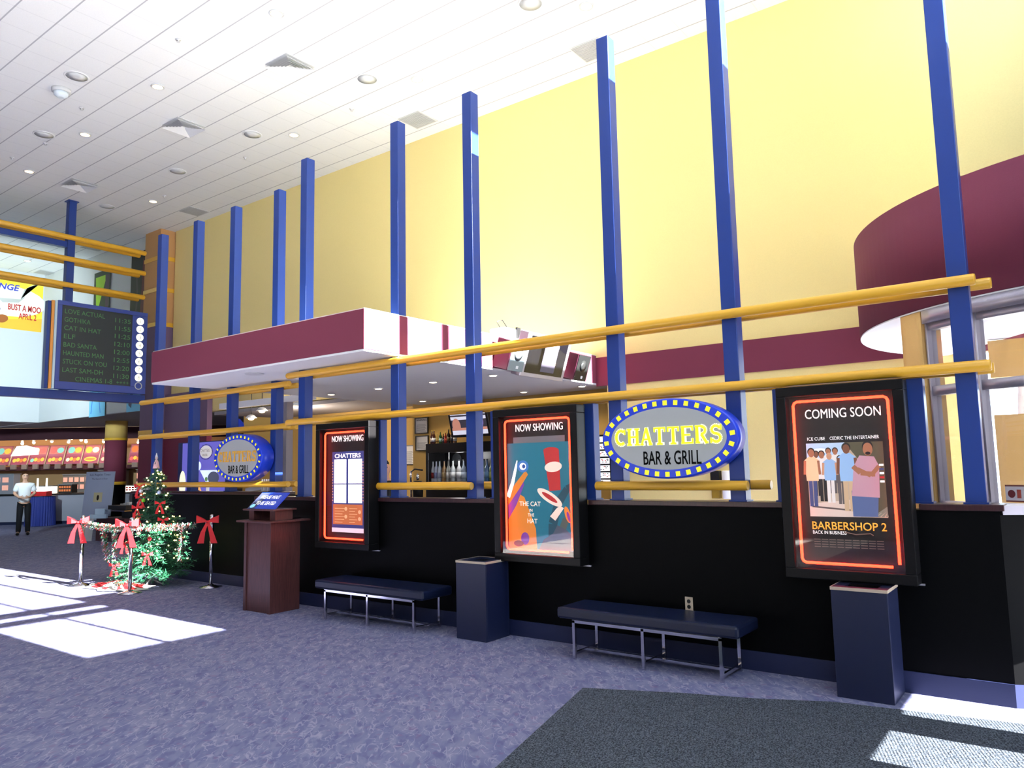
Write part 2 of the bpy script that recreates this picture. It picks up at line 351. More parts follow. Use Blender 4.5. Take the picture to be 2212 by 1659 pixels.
# round vestibule drum
DC = Vector((.66, 9.09)); DR = 2.5
def arc(a0, a1, r, n): return [(DC.x+r*math.cos(math.radians(a0+(a1-a0)*i/n)), DC.y+r*math.sin(math.radians(a0+(a1-a0)*i/n))) for i in range(n+1)]
def ring(b, a0, a1, ri, ro, z0, z1, n):
    A, B = arc(a0, a1, ri, n), arc(a0, a1, ro, n)
    for i in range(n):
        k = b.add([(*A[i], z0), (*B[i], z0), (*B[i+1], z0), (*A[i+1], z0), (*A[i], z1), (*B[i], z1), (*B[i+1], z1), (*A[i+1], z1)])
        for f in ((0, 1, 2, 3), (7, 6, 5, 4), (0, 3, 7, 4)): b.face([k+j for j in f])
        b.face([k+1, k+5, k+6, k+2], True)
        if i == 0: b.face([k, k+4, k+5, k+1])
        if i == n-1: b.face([k+3, k+2, k+6, k+7])
    return b
struct('wall_vestibule', ring(MB(), 142, 284, DR-.06, DR, 2.93, 3.92, 60), M['burg'])
b = MB(); P = arc(140, 285, DR-.005, 60); b.prism([(x, y, 2.915) for x, y in P], (0, 0, .012)); struct('ceiling_vestibule', b, M['white'])
b = MB(); b.box(-.62, 1.19, 6.93, 7.03, 3.925, ZC); struct('wall_return', b, M['yellow'])
struct('trim_8', ring(MB(), 228, 284, DR-.12, DR-.005, 2.80, 2.913, 24), M['alu'])
struct('trim_9', ring(MB(), 221.5, 227.6, DR-.2, DR-.01, 0, 2.913, 4), M['pier'])
struct('wall_vestibule_low', ring(MB(), 228, 284, DR-.14, DR-.03, 0, 1.22, 24), M['black'])
struct('trim_10', ring(MB(), 228, 284, DR-.17, DR, 1.22, 1.26, 24), M['alu'])
for i, (a0, a1) in enumerate(((228, 239), (239, 266), (266, 284))):
    w_ = thing('window_%d' % (i+1), 'x', 'window', (DC.x, DC.y, 1.26)); w_['kind'] = 'structure'; del w_['label']; del w_['category']
    b = MB()
    ring(b, a0, a0+.55, DR-.12, DR-.03, 1.26, 2.8, 1); ring(b, a1-.55, a1, DR-.12, DR-.03, 1.26, 2.8, 1); ring(b, a0+.55, a1-.55, DR-.11, DR-.04, 2.18, 2.26, 8)
    ring(b, a0+.55, a1-.55, DR-.11, DR-.04, 1.26, 1.3, 8); ring(b, a0+.55, a1-.55, DR-.11, DR-.04, 2.74, 2.8, 8)
    wf_ = b.build('window_frame', M['alu'], w_)
    for z0, z1 in ((1.3, 2.18), (2.26, 2.74)): ring(MB(), a0+.55, a1-.55, DR-.078, DR-.072, z0, z1, 8).build('pane', M['glass'], wf_)
# bare tree outside the vestibule
def bare_tree(x, y, s, label):
    b = MB(); t = thing('bare_tree', label, 'tree', (x, y, -.05)); random.seed(int(x*7))
    def br(p, d, L, r, n):
        q = p+d*L; b.tube([p, (p+q)/2+Vector((random.uniform(-1, 1), random.uniform(-1, 1), 0))*L*.06, q], [r, r*.85, r*.65], 6, False)
        if n:
            for _ in range(3 if n > 1 else 4):
                e = (d+Vector((random.uniform(-1, 1), random.uniform(-1, 1), random.uniform(-.2, .8)))*.75).normalized(); br(q, e, L*.72, r*.6, n-1)
    br(Vector((x, y, -.05)), Vector((0, 0, 1)), 2.2*s, .16*s, 4); b.build('branches', mat('grey_bark', (120, 104, 96), .9), t)
struct('wall_vestibule_inner', MB().box(-.72, 1.19, 9.55, 9.65, 0, 2.1).box(-.72, 1.19, 9.55, 9.65, 2.5, 2.9), M['pier'])
bare_tree(-1.1, 24, 1.5, 'leafless grey tree outside beyond the vestibule glass')

sa = math.radians(243.2); st_ = Vector((-math.sin(sa), math.cos(sa), 0)); sn_ = Vector((math.cos(sa), math.sin(sa), 0))
a = Art(Vector((DC.x, DC.y, 1.31))+sn_*(DR-.06)-st_*.06, (st_, Vector((0, 0, 1)), sn_)); a.rect(0, .14, 0, .13, pm('sticker_white', (236, 232, 236))); a.rect(0, .14, 0, .012, pm('sticker_rust', (150, 90, 80))); a.rect(0, .14, .118, .13, pm('sticker_rust', (150, 90, 80))); a.ell(.045, .062, .028, .03, pm('sticker_maroon', (120, 50, 56))); a.rect(.085, .115, .03, .095, pm('sticker_red', (196, 90, 76)))
tag(a.build('window_sticker'), 'small white sticker with two reddish pictures low on the vestibule glass', 'sticker')

# ------------------------------------------------------------------ floor covering
b = MB(); b.prism([(-2.725, 3.431, .005), (-3.107, 4.951, .005), (-2.422, 5.237, .005), (-1.963, 5.385, .005), (-1.495, 5.6, .005), (-.35, 5.78, .005), (.6, 5.84, .005), (.6, 1.5, .005), (-2.24, 1.5, .005)], (0, 0, .006))
tag(b.build('entrance_mat', M['mat']), 'dark grey ribbed entrance mat lying on the patterned carpet', 'mat')

# ------------------------------------------------------------------ ceiling fittings
def downlight(x, y, z=ZC, r=.11, label='', group=None, cat='ceiling light', energy=0, m='frost', lr=.75):
    t = thing('downlight', label, cat, (x, y, z), group=group)
    b = MB(); k = 20
    b.lathe((x, y, z-.012), [(r, .011), (r, 0), (r*.78, -.003), (r*.78, .011)], k); tr_ = b.build('trim_ring', M['lightgrey'] if m == 'frost' else M['white'], t)
    b = MB(); b.lathe((x, y, z-.013), [(r*lr, 0), (r*lr*.8, -.006)], k); b.build('lamp', M[m], tr_)
    if energy:
        l = bpy.data.lights.new('downlight', 'SPOT'); l.energy = energy; l.color = (1, .82, .6); l.spot_size = 2.3; l.spot_blend = .6; l.shadow_soft_size = .06
        lo = bpy.data.objects.new('downlight_beam', l); COL.objects.link(lo); lo.parent = t; lo.location = (0, 0, -.03)
    return t
DL = [(-8.83, 6.27, 'ceiling downlight nearest the top edge, between the big square air diffuser and the frame'), (-12.17, 6.28, 'dark-looking ceiling downlight in the front row, above the left end of the bar soffit'), (-15.03, 6.35, 'ceiling downlight just right of the two paired ceiling speakers at far left'), (-17.83, 6.42, 'small ceiling downlight near the left edge, above the hanging showtime board'),
      (-5.21, 8.94, 'ceiling downlight at the top edge left of the tall post with sunlit top'), (-8.555, 8.9, 'ceiling downlight between two blue posts, near the first grey return grille'), (-11.94, 8.92, 'dark-looking ceiling downlight above the shorter cluster of blue posts'), (-17.6, 9.06, 'ceiling downlight next to the grey return grille by the pillar'), (-25.46, 9.25, 'farthest ceiling downlight, seen between the yellow rails of the hanging frame')]
for x, y, l in DL: downlight(x, y, label=l, group='lobby downlights')
SP = [(-12.88, 5.27, 'round ceiling speaker beside the white dome fixture'), (-15.65, 5.86, 'round ceiling speaker in the front row left of a downlight'), (-12.56, 8.4, 'round ceiling speaker left of the dark downlight over the short posts'), (-15.4, 8.45, 'round ceiling speaker above the gap between two left posts'), (-18.8, 8.53, 'farthest round ceiling speaker, above the pillar'), (-9.21, 8.36, 'pale round ceiling speaker left of the downlight between tall posts'), (-5.81, 8.39, 'pale round ceiling speaker at the top edge of the view')]
for x, y, l in SP:
    t = thing('ceiling_speaker', l, 'speaker', (x, y, ZC), group='round ceiling speakers')
    MB().lathe((x, y, ZC-.014), [(.19, .013), (.19, .004), (.17, 0), (.165, .006)], 24).build('rim', M['white'], t)
    MB().lathe((x, y, ZC-.008), [(.163, 0), (.03, -.001)], 24).build('grille', mat('speaker_mesh', (214, 215, 217), .8), t)
for x, y, l in ((-9.86, 7.28, 'largest square louvred air diffuser near the top middle of the ceiling'), (-13.23, 7.36, 'middle square louvred air diffuser of the three in a row'), (-17.8, 7.45, 'farthest square louvred air diffuser, above the hanging frame post')):
    t = thing('air_diffuser', l, 'vent', (x, y, ZC), group='square ceiling diffusers')
    b = MB(); R = .28
    for i in range(6):
        ro = R-.042*i; ri = ro-.04
        for k in range(4):
            c, s_ = math.cos(k*PI/2), math.sin(k*PI/2); T = lambda a, d, z: (x+a*c-d*s_, y+a*s_+d*c, ZC-z)
            b.poly([T(-ro, ro, .06-.004*i), T(ro, ro, .06-.004*i), T(ri, ri, .022-.003*i), T(-ri, ri, .022-.003*i)])
            b.poly([T(-ri, ri, .024-.003*i), T(ri, ri, .024-.003*i), T(ro, ro, .062-.004*i), T(-ro, ro, .062-.004*i)])
    b.build('louvres', M['white'], t); MB().box(x-R, x+R, y-R, y+R, ZC-.006, ZC-.001).build('backing', M['lightgrey'], t)
for x, y, l in ((-9.6, 10.0, 'grey perforated return grille behind the top of a tall blue post'), (-17.5, 10.07, 'grey perforated return grille above the short posts near the pillar'), (-5.74, 10.0, 'grey perforated return grille behind the post with the sunlit top'), (-26.54, 10.2, 'dark return grille farthest off, right of the yellow banner'), (-22.55, 9.9, 'grey return grille seen behind the top yellow rails')):
    t = thing('return_grille', l, 'vent', (x, y, ZC), group='return air grilles')
    MB().box(x-.27, x+.27, y-.27, y+.27, ZC-.012, ZC-.001).build('rim', M['lightgrey'], t)
    b = MB()
    for i in range(14): b.box(x-.25, x+.25, y-.25+i*.036, y-.25+i*.036+.022, ZC-.02, ZC-.013)
    b.build('slats', mat('grille_grey', (186, 186, 188), .7), t)
for x, y, l in ((-13.96, 5.82, 'sprinkler head left of the white dome fixture'), (-10.55, 5.74, 'sprinkler head high left of the largest diffuser'), (-17.3, 5.9, 'sprinkler head at the far left edge of the ceiling'), (-16.04, 6.04, 'sprinkler head below the leftmost ceiling speaker'), (-13.62, 8.95, 'sprinkler head below the middle ceiling speaker'), (-17.04, 9.04, 'sprinkler head right of the downlight near the pillar grille'), (-10.23, 8.91, 'sprinkler head between the tall posts and a pale speaker')):
    t = MB().lathe((x, y, ZC-.001), [(.045, 0), (.04, -.012), (.014, -.014), (.014, -.04), (.026, -.042), (.026, -.047)], 12).build('sprinkler_head', M['lightgrey']); tag(t, l, 'sprinkler', 'ceiling sprinklers')
t = thing('emergency_light', 'white faceted dome fixture hanging under the ceiling at upper left', 'ceiling light', (-13.53, 5.3, ZC))
MB().lathe((-13.53, 5.3, ZC-.001), [(.15, 0), (.15, -.05), (.12, -.06)], 20).build('housing', M['lightgrey'], t)
MB().lathe((-13.53, 5.3, ZC-.062), [(.12, 0), (.11, -.05), (.05, -.09)], 10).build('dome', mat('frosted_dome', (214, 224, 232), .25), t)
SL = [(-10.2, 8.45, 'small round soffit light'), (-8.98, 8.4, ''), (-7.76, 8.37, ''), (-6.6, 8.37, ''), (-10.1, 10.6, ''), (-7.72, 10.65, ''), (-6.5, 10.6, '')]
NM = ['left of the post nearest the burgundy corner', 'second from the left in the front row', 'third from the left in the front row, between two posts', 'front row, nearest the television', 'in the rear row behind the leftmost visible post', 'rear row, below the television speaker', 'rear row, rightmost under the soffit']
for (x, y, _), l in zip(SL, NM): downlight(x, y, 2.96, .075, 'warm recessed bar light, '+l, 'bar soffit lights', 'recessed light', 28, 'lamp')
t = thing('soffit_speaker', 'flat round grille in the white underside of the burgundy soffit', 'speaker', (-8.75, 5.95, 2.96))
MB().lathe((-8.75, 5.95, 2.958), [(.13, 0), (.12, -.008)], 20).build('grille', M['lightgrey'], t)

# ------------------------------------------------------------------ blue posts and yellow rails
PZ = 5.83
def post(x, y, z1, label, group, w=.13, z0=1.33):
    t = thing('post', label, 'post', (x+w/2, y+w/2, z0), group=group)
    MB().box(x, x+w, y, y+w, z0, z1).build('shaft', M['blue'], t, .006)
    MB().box(x-.012, x+w+.012, y-.012, y+w+.012, z0, z0+.012).build('foot_plate', M['blue'], t)
    return t
PF = 6.17
tall = [(-.68, 'tall blue post farthest right, beside the rightmost lit poster case'), (-2.37, 'tall blue post right of the large oval sign'), (-3.5, 'tall blue post behind the left part of the large oval sign'), (-5.245, 'tall blue post just left of the middle poster case'), (-6.39, 'tall blue post right of the menu case, passing the sunlit burgundy corner'), (-8.1, 'tall blue post left of the menu case, above the host stand')]
for x, l in tall: post(x, PF, PZ, l, 'tall blue posts of the front counter')
for x, l in ((-9.34, 'blue post right behind the small oval sign'), (-10.46, 'blue post at the left edge of the small oval sign'), (-11.53, 'blue post second from the left, over the Christmas tree'), (-12.67, 'leftmost blue post of the counter, in front of the pillar')):
    post(x, 6.63, PZ, l, 'blue posts of the left counter section', z0=1.37)
for x, l in ((-6.695, 'short blue post against the right side of the menu case'), (-3.79, 'short blue post against the right side of the middle poster case'), (-4.93, 'short blue post against the left side of the middle poster case'), (-1.985, 'short blue post against the left side of the rightmost poster case'), (-1.0, 'short blue post against the right side of the rightmost poster case'), (-7.6, 'short blue post hidden behind the left edge of the menu case')):
    post(x, PF+.02, 2.24, l, 'short posts holding the poster cases', .11)
def rail(x0, x1, y, z, label, group='yellow rails', r=.041):
    b = MB(); b.tube([(x0, y, z), (x0+.012, y, z), (x1-.012, y, z), (x1, y, z)], [r*.9, r, r, r*.9], 18)
    return tag(b.build('rail', M['yrail']), label, 'rail', group)
RF, RB = PF-.042, PF+.13+.042
rail(-8.27, -.5, RF, 2.9, 'upper long yellow rail along the front of the tall posts'); rail(-8.2, -.42, RB, 2.9, 'upper long yellow rail along the back of the tall posts')
rail(-8.27, -.45, RF, 2.285, 'middle long yellow rail across the front above the poster cases'); rail(-8.2, -.45, RB, 2.285, 'middle long yellow rail behind the tall posts')
rail(-6.56, -5.14, RF, 1.462, 'short low yellow rail between the menu case and the middle case, front'); rail(-6.5, -4.95, RB, 1.462, 'short low yellow rail between the menu case and the middle case, behind the post')
rail(-3.63, -2.2, RF, 1.462, 'short low yellow rail under the large oval sign, front'); rail(-3.6, -2.08, RB, 1.462, 'short low yellow rail under the large oval sign, behind the posts')
LF, LB = 6.63-.042, 6.76+.042
for z, n in ((2.885, 'upper'), (2.29, 'middle'), (1.475, 'low')):
    rail(-12.98, -8.85, LF, z, n+' yellow rail on the front of the left post group'); rail(-12.9, -8.95, LB, z, n+' yellow rail on the back of the left post group')
# ------------------------------------------------------------------ lit poster cases
YC = 5.975
def poster_case(x0, x1, z0, z1, label, head, hw, hb):
    t = thing('poster_case', label, 'poster case', ((x0+x1)/2, WF, z0), group='neon poster cases')
    b = MB(); fwid = .075
    for a in ((x0, x1, z0, z0+fwid), (x0, x1, z1-fwid, z1), (x0, x0+fwid, z0+fwid, z1-fwid), (x1-fwid, x1, z0+fwid, z1-fwid)):
        b.box(a[0], a[1], YC, WF-.005, a[2], a[3])
    fr_ = b.build('frame', M['blackf'], t, .006)
    MB().box(x0+.01, x1-.01, YC+.09, WF-.008, z0+.01, z1-.01).build('back_panel', M['blackp'], t)
    g = .115; a0, a1, c0, c1 = x0+g, x1-g, z0+g, z1-g; r = .03; y = YC+.055
    pts = [(a1, y, c0+.02), (a1, y, c1-r), (a1-.01, y, c1-.01), (a1-r, y, c1), (a0+r, y, c1), (a0+.01, y, c1-.01), (a0, y, c1-r), (a0, y, c0+r), (a0+.01, y, c0+.01), (a0+r, y, c0), (a1-.045, y, c0)]
    MB().tube(pts, .0105, 10).build('neon_tube', M['neon'], t)
    MB().box(x0+fwid-.004, x1-fwid+.004, YC+.02, YC+.024, z0+fwid-.004, z1-fwid+.004).build('glass', M['glass'], t)
    text(head, ((x0+x1)/2+.01, YC+.085, z1-hb), '-y', .075, hw, M['whitet'], t, 'heading_lettering', .004, 0)
    b = MB(); b.box(x0-.014, x0-.002, WF-.02, WF-.002, z0-.012, z1-.85); b.box(x0-.014, x1+.02, WF-.02, WF-.002, z0-.014, z0-.002); b.build('edge_trim', M['alu'], t)
    for zz in (z0+.45, z1-.5): MB().box(x0-.008, x0+.004, YC+.03, YC+.05, zz, zz+.03).build('latch', M['grey'], fr_)
    return t
C1 = (-7.5, -6.55, .735, 2.222); C2 = (-4.73, -3.735, .735, 2.225); C3 = (-1.89, -.985, .77, 2.225)
poster_case(*C1, 'black poster case with red neon framing the lit menu, NOW SHOWING above it', 'NOW SHOWING', .56, .225)
poster_case(*C2, 'black poster case with red neon framing the teal film poster, NOW SHOWING heading', 'NOW SHOWING', .56, .225)
poster_case(*C3, 'black poster case with red neon headed COMING SOON at the right', 'COMING SOON', .54, .25)
YP = YC+.088
# menu sheet
NB, WH, TN = pm('menu_blue', (52, 64, 130), .25), pm('paper_lit', (252, 250, 250), .9), pm('menu_tan', (196, 110, 62), .35)
x0 = -7.29; w_ = .56
a = Art((x0, YP, .945), (Vector((1, 0, 0)), Vector((0, 0, 1.15)), Vector((0, -1, 0)))); a.rect(0, w_, 0, .81, NB)
for p in ((.035, .255, .48, .73), (.29, .53, .48, .73), (.035, .255, .28, .47), (.29, .53, .28, .47)): a.rect(*p, WH)
a.rect(.02, .54, .06, .265, TN); a.rect(0, w_, -.02, .025, pm('menu_strip', (214, 214, 226), .4))
LN = pm('menu_line', (236, 186, 140), .3)
for i in range(6):
    a.rect(.05, .05+.14+.03*(i % 3), .08+i*.028, .086+i*.028, LN); a.rect(.31, .31+.1+.04*(i % 2), .08+i*.028, .086+i*.028, LN)
for (u, v) in ((.25, .22), (.25, .14), (.49, .12), (.49, .19)): a.ell(u, v, .025, .02, LN)
for i in range(14): a.rect(.005, .018, .3+i*.03, .312+i*.03, LN); a.rect(.545, .556, .3+i*.03, .312+i*.03, LN)
t = tag(a.build('menu_poster'), 'lit restaurant menu sheet with four white panels inside the left neon case', 'poster')
text('CHATTERS', (x0+w_/2, YP-.004, 1.802), '-y', .052, .46, M['whitet'], t, bold=.02)
# middle film poster: teal with swirls and a plain red-and-cream shape
TE, TD, OR, PU, CR, RD, BK, WT = pm('teal', (20, 128, 150), .12), pm('deep_teal', (26, 88, 104), .1), pm('orange', (222, 140, 48), .25), pm('violet', (122, 70, 170), .2), pm('cream', (246, 226, 206), .3), pm('red', (196, 44, 44), .2), pm('ink', (14, 13, 14)), pm('pure_white', (250, 250, 248), .5)
x0, z0, w_, h_ = -4.615, .855, .77, 1.03
a = Art((x0, YP, z0), '-y'); a.rect(0, w_, 0, h_, TE)
a.strip([(.52, 0), (.53, .25), (.6, .45), (.7, .58), (.77, .62)], [.1, .1, .09, .07, .05], TD); a.strip([(.6, .12), (.68, .3), (.77, .36)], [.08, .07, .06], pm('grey_green', (86, 112, 104), .1))
a.poly([(.36, 0), (.77, 0), (.77, .12), (.68, .2), (.58, .24), (.53, .16), (.42, .1)], pm('slate', (82, 100, 116), .1))
a.poly([(0, 0), (.34, 0), (.33, .2), (.27, .34), (.2, .5), (.1, .55), (0, .5)], OR); a.poly([(0, .28), (.1, .42), (.2, .62), (.18, .72), (.08, .6), (0, .45)], PU)
a.poly([(0, .42), (.14, .58), (.25, .72), (.22, .76), (.1, .64), (0, .52)], OR); a.strip([(0, .5), (.06, .64), (.1, .78), (.12, .86)], [.05, .04, .03, .01], WT)
a.ell(.19, .8, .07, .06, pm('sky_blue', (60, 130, 200), .2)); a.ell(.19, .8, .04, .035, WT); a.ell(.2, .8, .02, .02, pm('ring_blue', (40, 90, 170), .2))
a.ell(.2, .1, .05, .06, PU); a.ell(.12, .05, .06, .03, pm('brown', (120, 70, 40), .1)); a.ell(.7, .34, .03, .08, OR, .3); a.ell(.71, .32, .015, .05, PU, .3)
a.poly([(.44, .95), (.62, .95), (.63, .57), (.5, .56)], RD); a.ell(.53, .95, .09, .03, RD); a.ell(.55, .79, .1, .05, CR, .1); a.ell(.5, .5, .16, .05, CR, -.5); a.ell(.5, .5, .1, .022, RD, -.5)
a.poly([(.5, .32), (.56, .28), (.66, .4), (.62, .42), (.58, .4)], CR)
t = tag(a.build('film_poster'), 'teal film poster with orange and purple swirls inside the middle neon case', 'poster')
CRT = mat('cream_lettering', (248, 232, 214), .6, emit=.4)
for s_, u, v, h in (('THE CAT', .27, .415, .045), ('IN', .28, .36, .03), ('THE', .28, .315, .03), ('HAT', .295, .25, .045)):
    text(s_, (x0+u, YP-.006, z0+v), '-y', h, None, CRT, t, 'title_lettering', 0, .015)
b = MB(); bw = .03
for q in ((x0+.08, x0+w_-.08, z0+h_+.0, z0+h_+.06),): b.box(q[0], q[1], YP-.004, YP+.001, q[2], q[3])
b.build('top_edge', M['grey'], t)
# right film poster: a group of standing people on black
x0, z0, w_, h_ = -1.705, .985, .545, .89
a = Art((x0, YP, z0), '-y'); a.rect(0, w_, 0, h_, BK)
py0, py1 = .245, .8; K = lambda n, c: pm(n, c, .28)
a.rect(.0, w_, py0, py1, K('photo_sand', (196, 174, 150))); a.rect(0, .3, .6, py1, K('photo_sky', (188, 216, 240))); a.poly([(.28, .8), (w_, .8), (w_, .3), (.44, .25), (.42, .6)], K('photo_olive', (88, 84, 62)))
a.poly([(0, py0), (.36, py0), (.36, .38), (0, .34)], K('photo_step', (226, 204, 190))); a.strip([(.02, .32), (.36, .29)], .012, K('photo_shadow', (96, 80, 76)))
a.ell(.1, .74, .06, .02, WT)
for i in range(4): a.poly([(.44+i*.03, .25), (.46+i*.03, .25), (.545, .31-.012*i), (.545, .325-.012*i)], K('photo_grey', (130, 136, 120)))
SK = [K('photo_skin_a', (122, 76, 52)), K('photo_skin_b', (168, 110, 78)), K('photo_skin_c', (204, 150, 116))]
DKH = K('photo_hair', (26, 20, 20))
def fig(u, base, H, top, leg, sk, wd=.16, hair=True):
    hd = H*.075; a.rect(u-wd*H*.42, u-wd*H*.04, base, base+H*.48, leg); a.rect(u+wd*H*.04, u+wd*H*.42, base, base+H*.48, leg)
    a.poly([(u-wd*H*.62, base+H*.44), (u+wd*H*.62, base+H*.44), (u+wd*H*.75, base+H*.8), (u+wd*H*.3, base+H*.86), (u-wd*H*.3, base+H*.86), (u-wd*H*.75, base+H*.8)], top)
    a.strip([(u-wd*H*.7, base+H*.79), (u-wd*H*.8, base+H*.55)], wd*H*.26, sk); a.strip([(u+wd*H*.7, base+H*.79), (u+wd*H*.8, base+H*.55)], wd*H*.26, sk)
    if hair: a.ell(u, base+H*.945, hd*.85, hd*.95, DKH)
    a.ell(u, base+H*.92, hd*.68, hd*.95, sk)
WS, PS, BS, GS = K('photo_white', (238, 232, 226)), K('photo_peach', (246, 206, 160)), K('photo_blue', (150, 190, 230)), K('photo_suit', (92, 84, 84))
JN, TR, BK2 = K('photo_denim', (62, 78, 130)), K('photo_khaki', (206, 178, 140)), K('photo_black', (22, 20, 24))
fig(.07, .4, .34, WS, BK2, SK[0]); fig(.16, .42, .34, WS, BK2, SK[1]); fig(.21, .42, .34, WS, GS, SK[1]); fig(.24, .34, .36, GS, GS, SK[0]); fig(.11, .36, .38, WS, BK2, SK[1])
fig(.035, .32, .44, PS, JN, SK[1]); fig(.165, .35, .38, BS, WS, SK[2], .17, False); fig(.29, .29, .5, BS, TR, SK[0], .17)
u = .41
a.poly([(u-.1, .25), (u+.07, .25), (u+.085, .44), (u-.1, .44)], K('photo_jeans', (84, 104, 150))); a.poly([(u-.1, .4), (u+.09, .39), (u+.1, .62), (u+.07, .69), (u-.03, .7), (u-.075, .62)], K('photo_shirt', (196, 150, 164)))
a.strip([(u-.08, .62), (u-.03, .57), (u+.07, .56)], .035, SK[1]); a.strip([(u+.1, .62), (u+.04, .55), (u-.05, .6)], .03, SK[1]); a.ell(u+.03, .76, .038, .05, DKH); a.ell(u+.03, .745, .034, .048, SK[1]); a.ell(u+.03, .715, .018, .012, DKH)
for i in range(5): a.rect(w_-.035+.0, w_-.005, .5+i*.03, .515+i*.03, [WT, RD, WT, JN, WT][i])
t = tag(a.build('film_poster'), 'black film poster with a group of standing people inside the right neon case', 'poster')
YT = YP-.0085
text('ICE CUBE', (x0+.015, YT, z0+.822), '-y', .026, .13, M['whitet'], t, 'name_lettering', 0, 0, 'L')
text('CEDRIC THE ENTERTAINER', (x0+w_-.02, YT, z0+.822), '-y', .026, .345, M['whitet'], t, 'name_lettering', 0, align='R')
GO = mat('golden_lettering', (240, 180, 62), .5, emit=.4)
text('BARBERSHOP 2', (x0+w_/2, YT, z0+.15), '-y', .06, .52, GO, t, 'title_lettering', .002, .01)
text('BACK IN BUSINESS', (x0+.015, YT, z0+.115), '-y', .026, .24, M['whitet'], t, 'subtitle_lettering', 0, 0, 'L')
b = MB()
b.tube([(x0+.24, YT, z0+.135), (x0+.32, YT, z0+.118), (x0+.42, YT, z0+.128), (x0+.44, YT, z0+.115)], .004, 6)
for i in range(4):
    for k in range(9): b.box(x0+.02+k*.055, x0+.02+k*.055+.046, YT, YT+.001, z0+.072-i*.018, z0+.078-i*.018)
b.build('credits', mat('print_credit', (120, 104, 92), .6, emit=.1), t)

# ------------------------------------------------------------------ oval signs
SB = mat('sign_blue_plastic', (30, 62, 200), .3, emit=.1); SG = mat('sign_grey_face', (158, 160, 160), .5, emit=.1)
YB_ = mat('sign_bulb_yellow', (250, 236, 40), .5, emit=.35); LY = mat('sign_letter_yellow', (226, 246, 20), .5, emit=.6); LW = mat('sign_letter_edge', (250, 246, 214), .5, emit=.5)
LY2 = mat('sign_letter_gold', (224, 168, 50), .5, emit=.1); LW2 = mat('sign_letter_rim', (206, 176, 150), .5)
def slab(P, o, h, wd, yy, m, wid, parent, name):
    """slab-serif CHATTERS drawn as strokes"""
    b = MB(); sx = wd/8.6; n = [0]
    def st(pts, w0):
        for p, q in zip(pts, pts[1:]):
            dx, dz = q[0]-p[0], q[1]-p[1]; L = math.hypot(dx, dz); e = .0
            nx, nz = -dz/L*w0/2, dx/L*w0/2; ex, ez = dx/L*w0*e, dz/L*w0*e; n[0] += 1; y = yy-.00004*n[0]
            b.poly([(p[0]+nx-ex, y, p[1]+nz-ez), (p[0]-nx-ex, y, p[1]-nz-ez), (q[0]-nx+ex, y, q[1]-nz+ez), (q[0]+nx+ex, y, q[1]+nz+ez)])
    W = h*.23*wid; S = h*.13*wid; x = o[0]; z = o[1]; cw = sx*.94
    H0 = z+S/2; H1 = z+h-S/2
    def ell(cx, cz, rx, rz, a0, a1, w0):
        k = 14; st([(cx+rx*math.cos(math.radians(a0+(a1-a0)*i/k)), cz+rz*math.sin(math.radians(a0+(a1-a0)*i/k))) for i in range(k+1)], w0)
    def stem(xx, a=H0, c=H1): st([(xx, a-S/2), (xx, c+S/2)], W)
    def ser(xa, xb, zz): st([(xa, zz), (xb, zz)], S)
    for ch in 'CHATTERS':
        l, r, m_ = x+W*.35, x+cw-W*.35, x+cw/2
        if ch == 'C': ell(m_+.03*h, z+h/2, cw*.42, h*.4, 50, 310, W); st([(r-W*.1, z+h*.95), (r-W*.1, z+h*.66)], S)
        elif ch == 'H':
            for xx in (l+W*.3, r-W*.3): stem(xx); ser(xx-W*.9, xx+W*.9, H0); ser(xx-W*.9, xx+W*.9, H1)
            st([(l, z+h/2), (r, z+h/2)], S)
        elif ch == 'A': st([(l, z), (m_, z+h)], S*1.2); st([(r-W*.2, z), (m_, z+h)], W); st([(l+.06*h, z+h*.34), (r-.06*h, z+h*.34)], S); ser(l-W*.5, l+W*.7, H0); ser(r-W*.9, r+W*.4, H0)
        elif ch == 'T': stem(m_); ser(x, x+cw, H1); st([(x+S/2, z+h), (x+S/2, z+h*.72)], S); st([(x+cw-S/2, z+h), (x+cw-S/2, z+h*.72)], S); ser(m_-W, m_+W, H0)
        elif ch == 'E': stem(l+W*.3); ser(x, x+cw, H0); ser(x, x+cw, H1); ser(l, x+cw*.75, z+h/2); st([(x+cw-S/2, z), (x+cw-S/2, z+h*.3)], S); st([(x+cw-S/2, z+h), (x+cw-S/2, z+h*.72)], S)
        elif ch == 'R': stem(l+W*.3); ser(x, l+W*1.2, H0); ser(x, m_, H1); ell(m_-.02*h, z+h*.72, cw*.34, h*.215, 90, -90, W*.85); st([(m_, z+h*.5), (r, z)], W*.9); ser(r-W*.3, r+W*.5, H0)
        else: ell(m_, z+h*.72, cw*.33, h*.21, 20, 270, W*.85); ell(m_, z+h*.285, cw*.33, h*.225, 90, -160, W*.85); st([(r-S*.2, z+h), (r-S*.2, z+h*.7)], S); st([(l+S*.2, z), (l+S*.2, z+h*.3)], S)
        x += wd/8
    return b.build(name, m, parent)
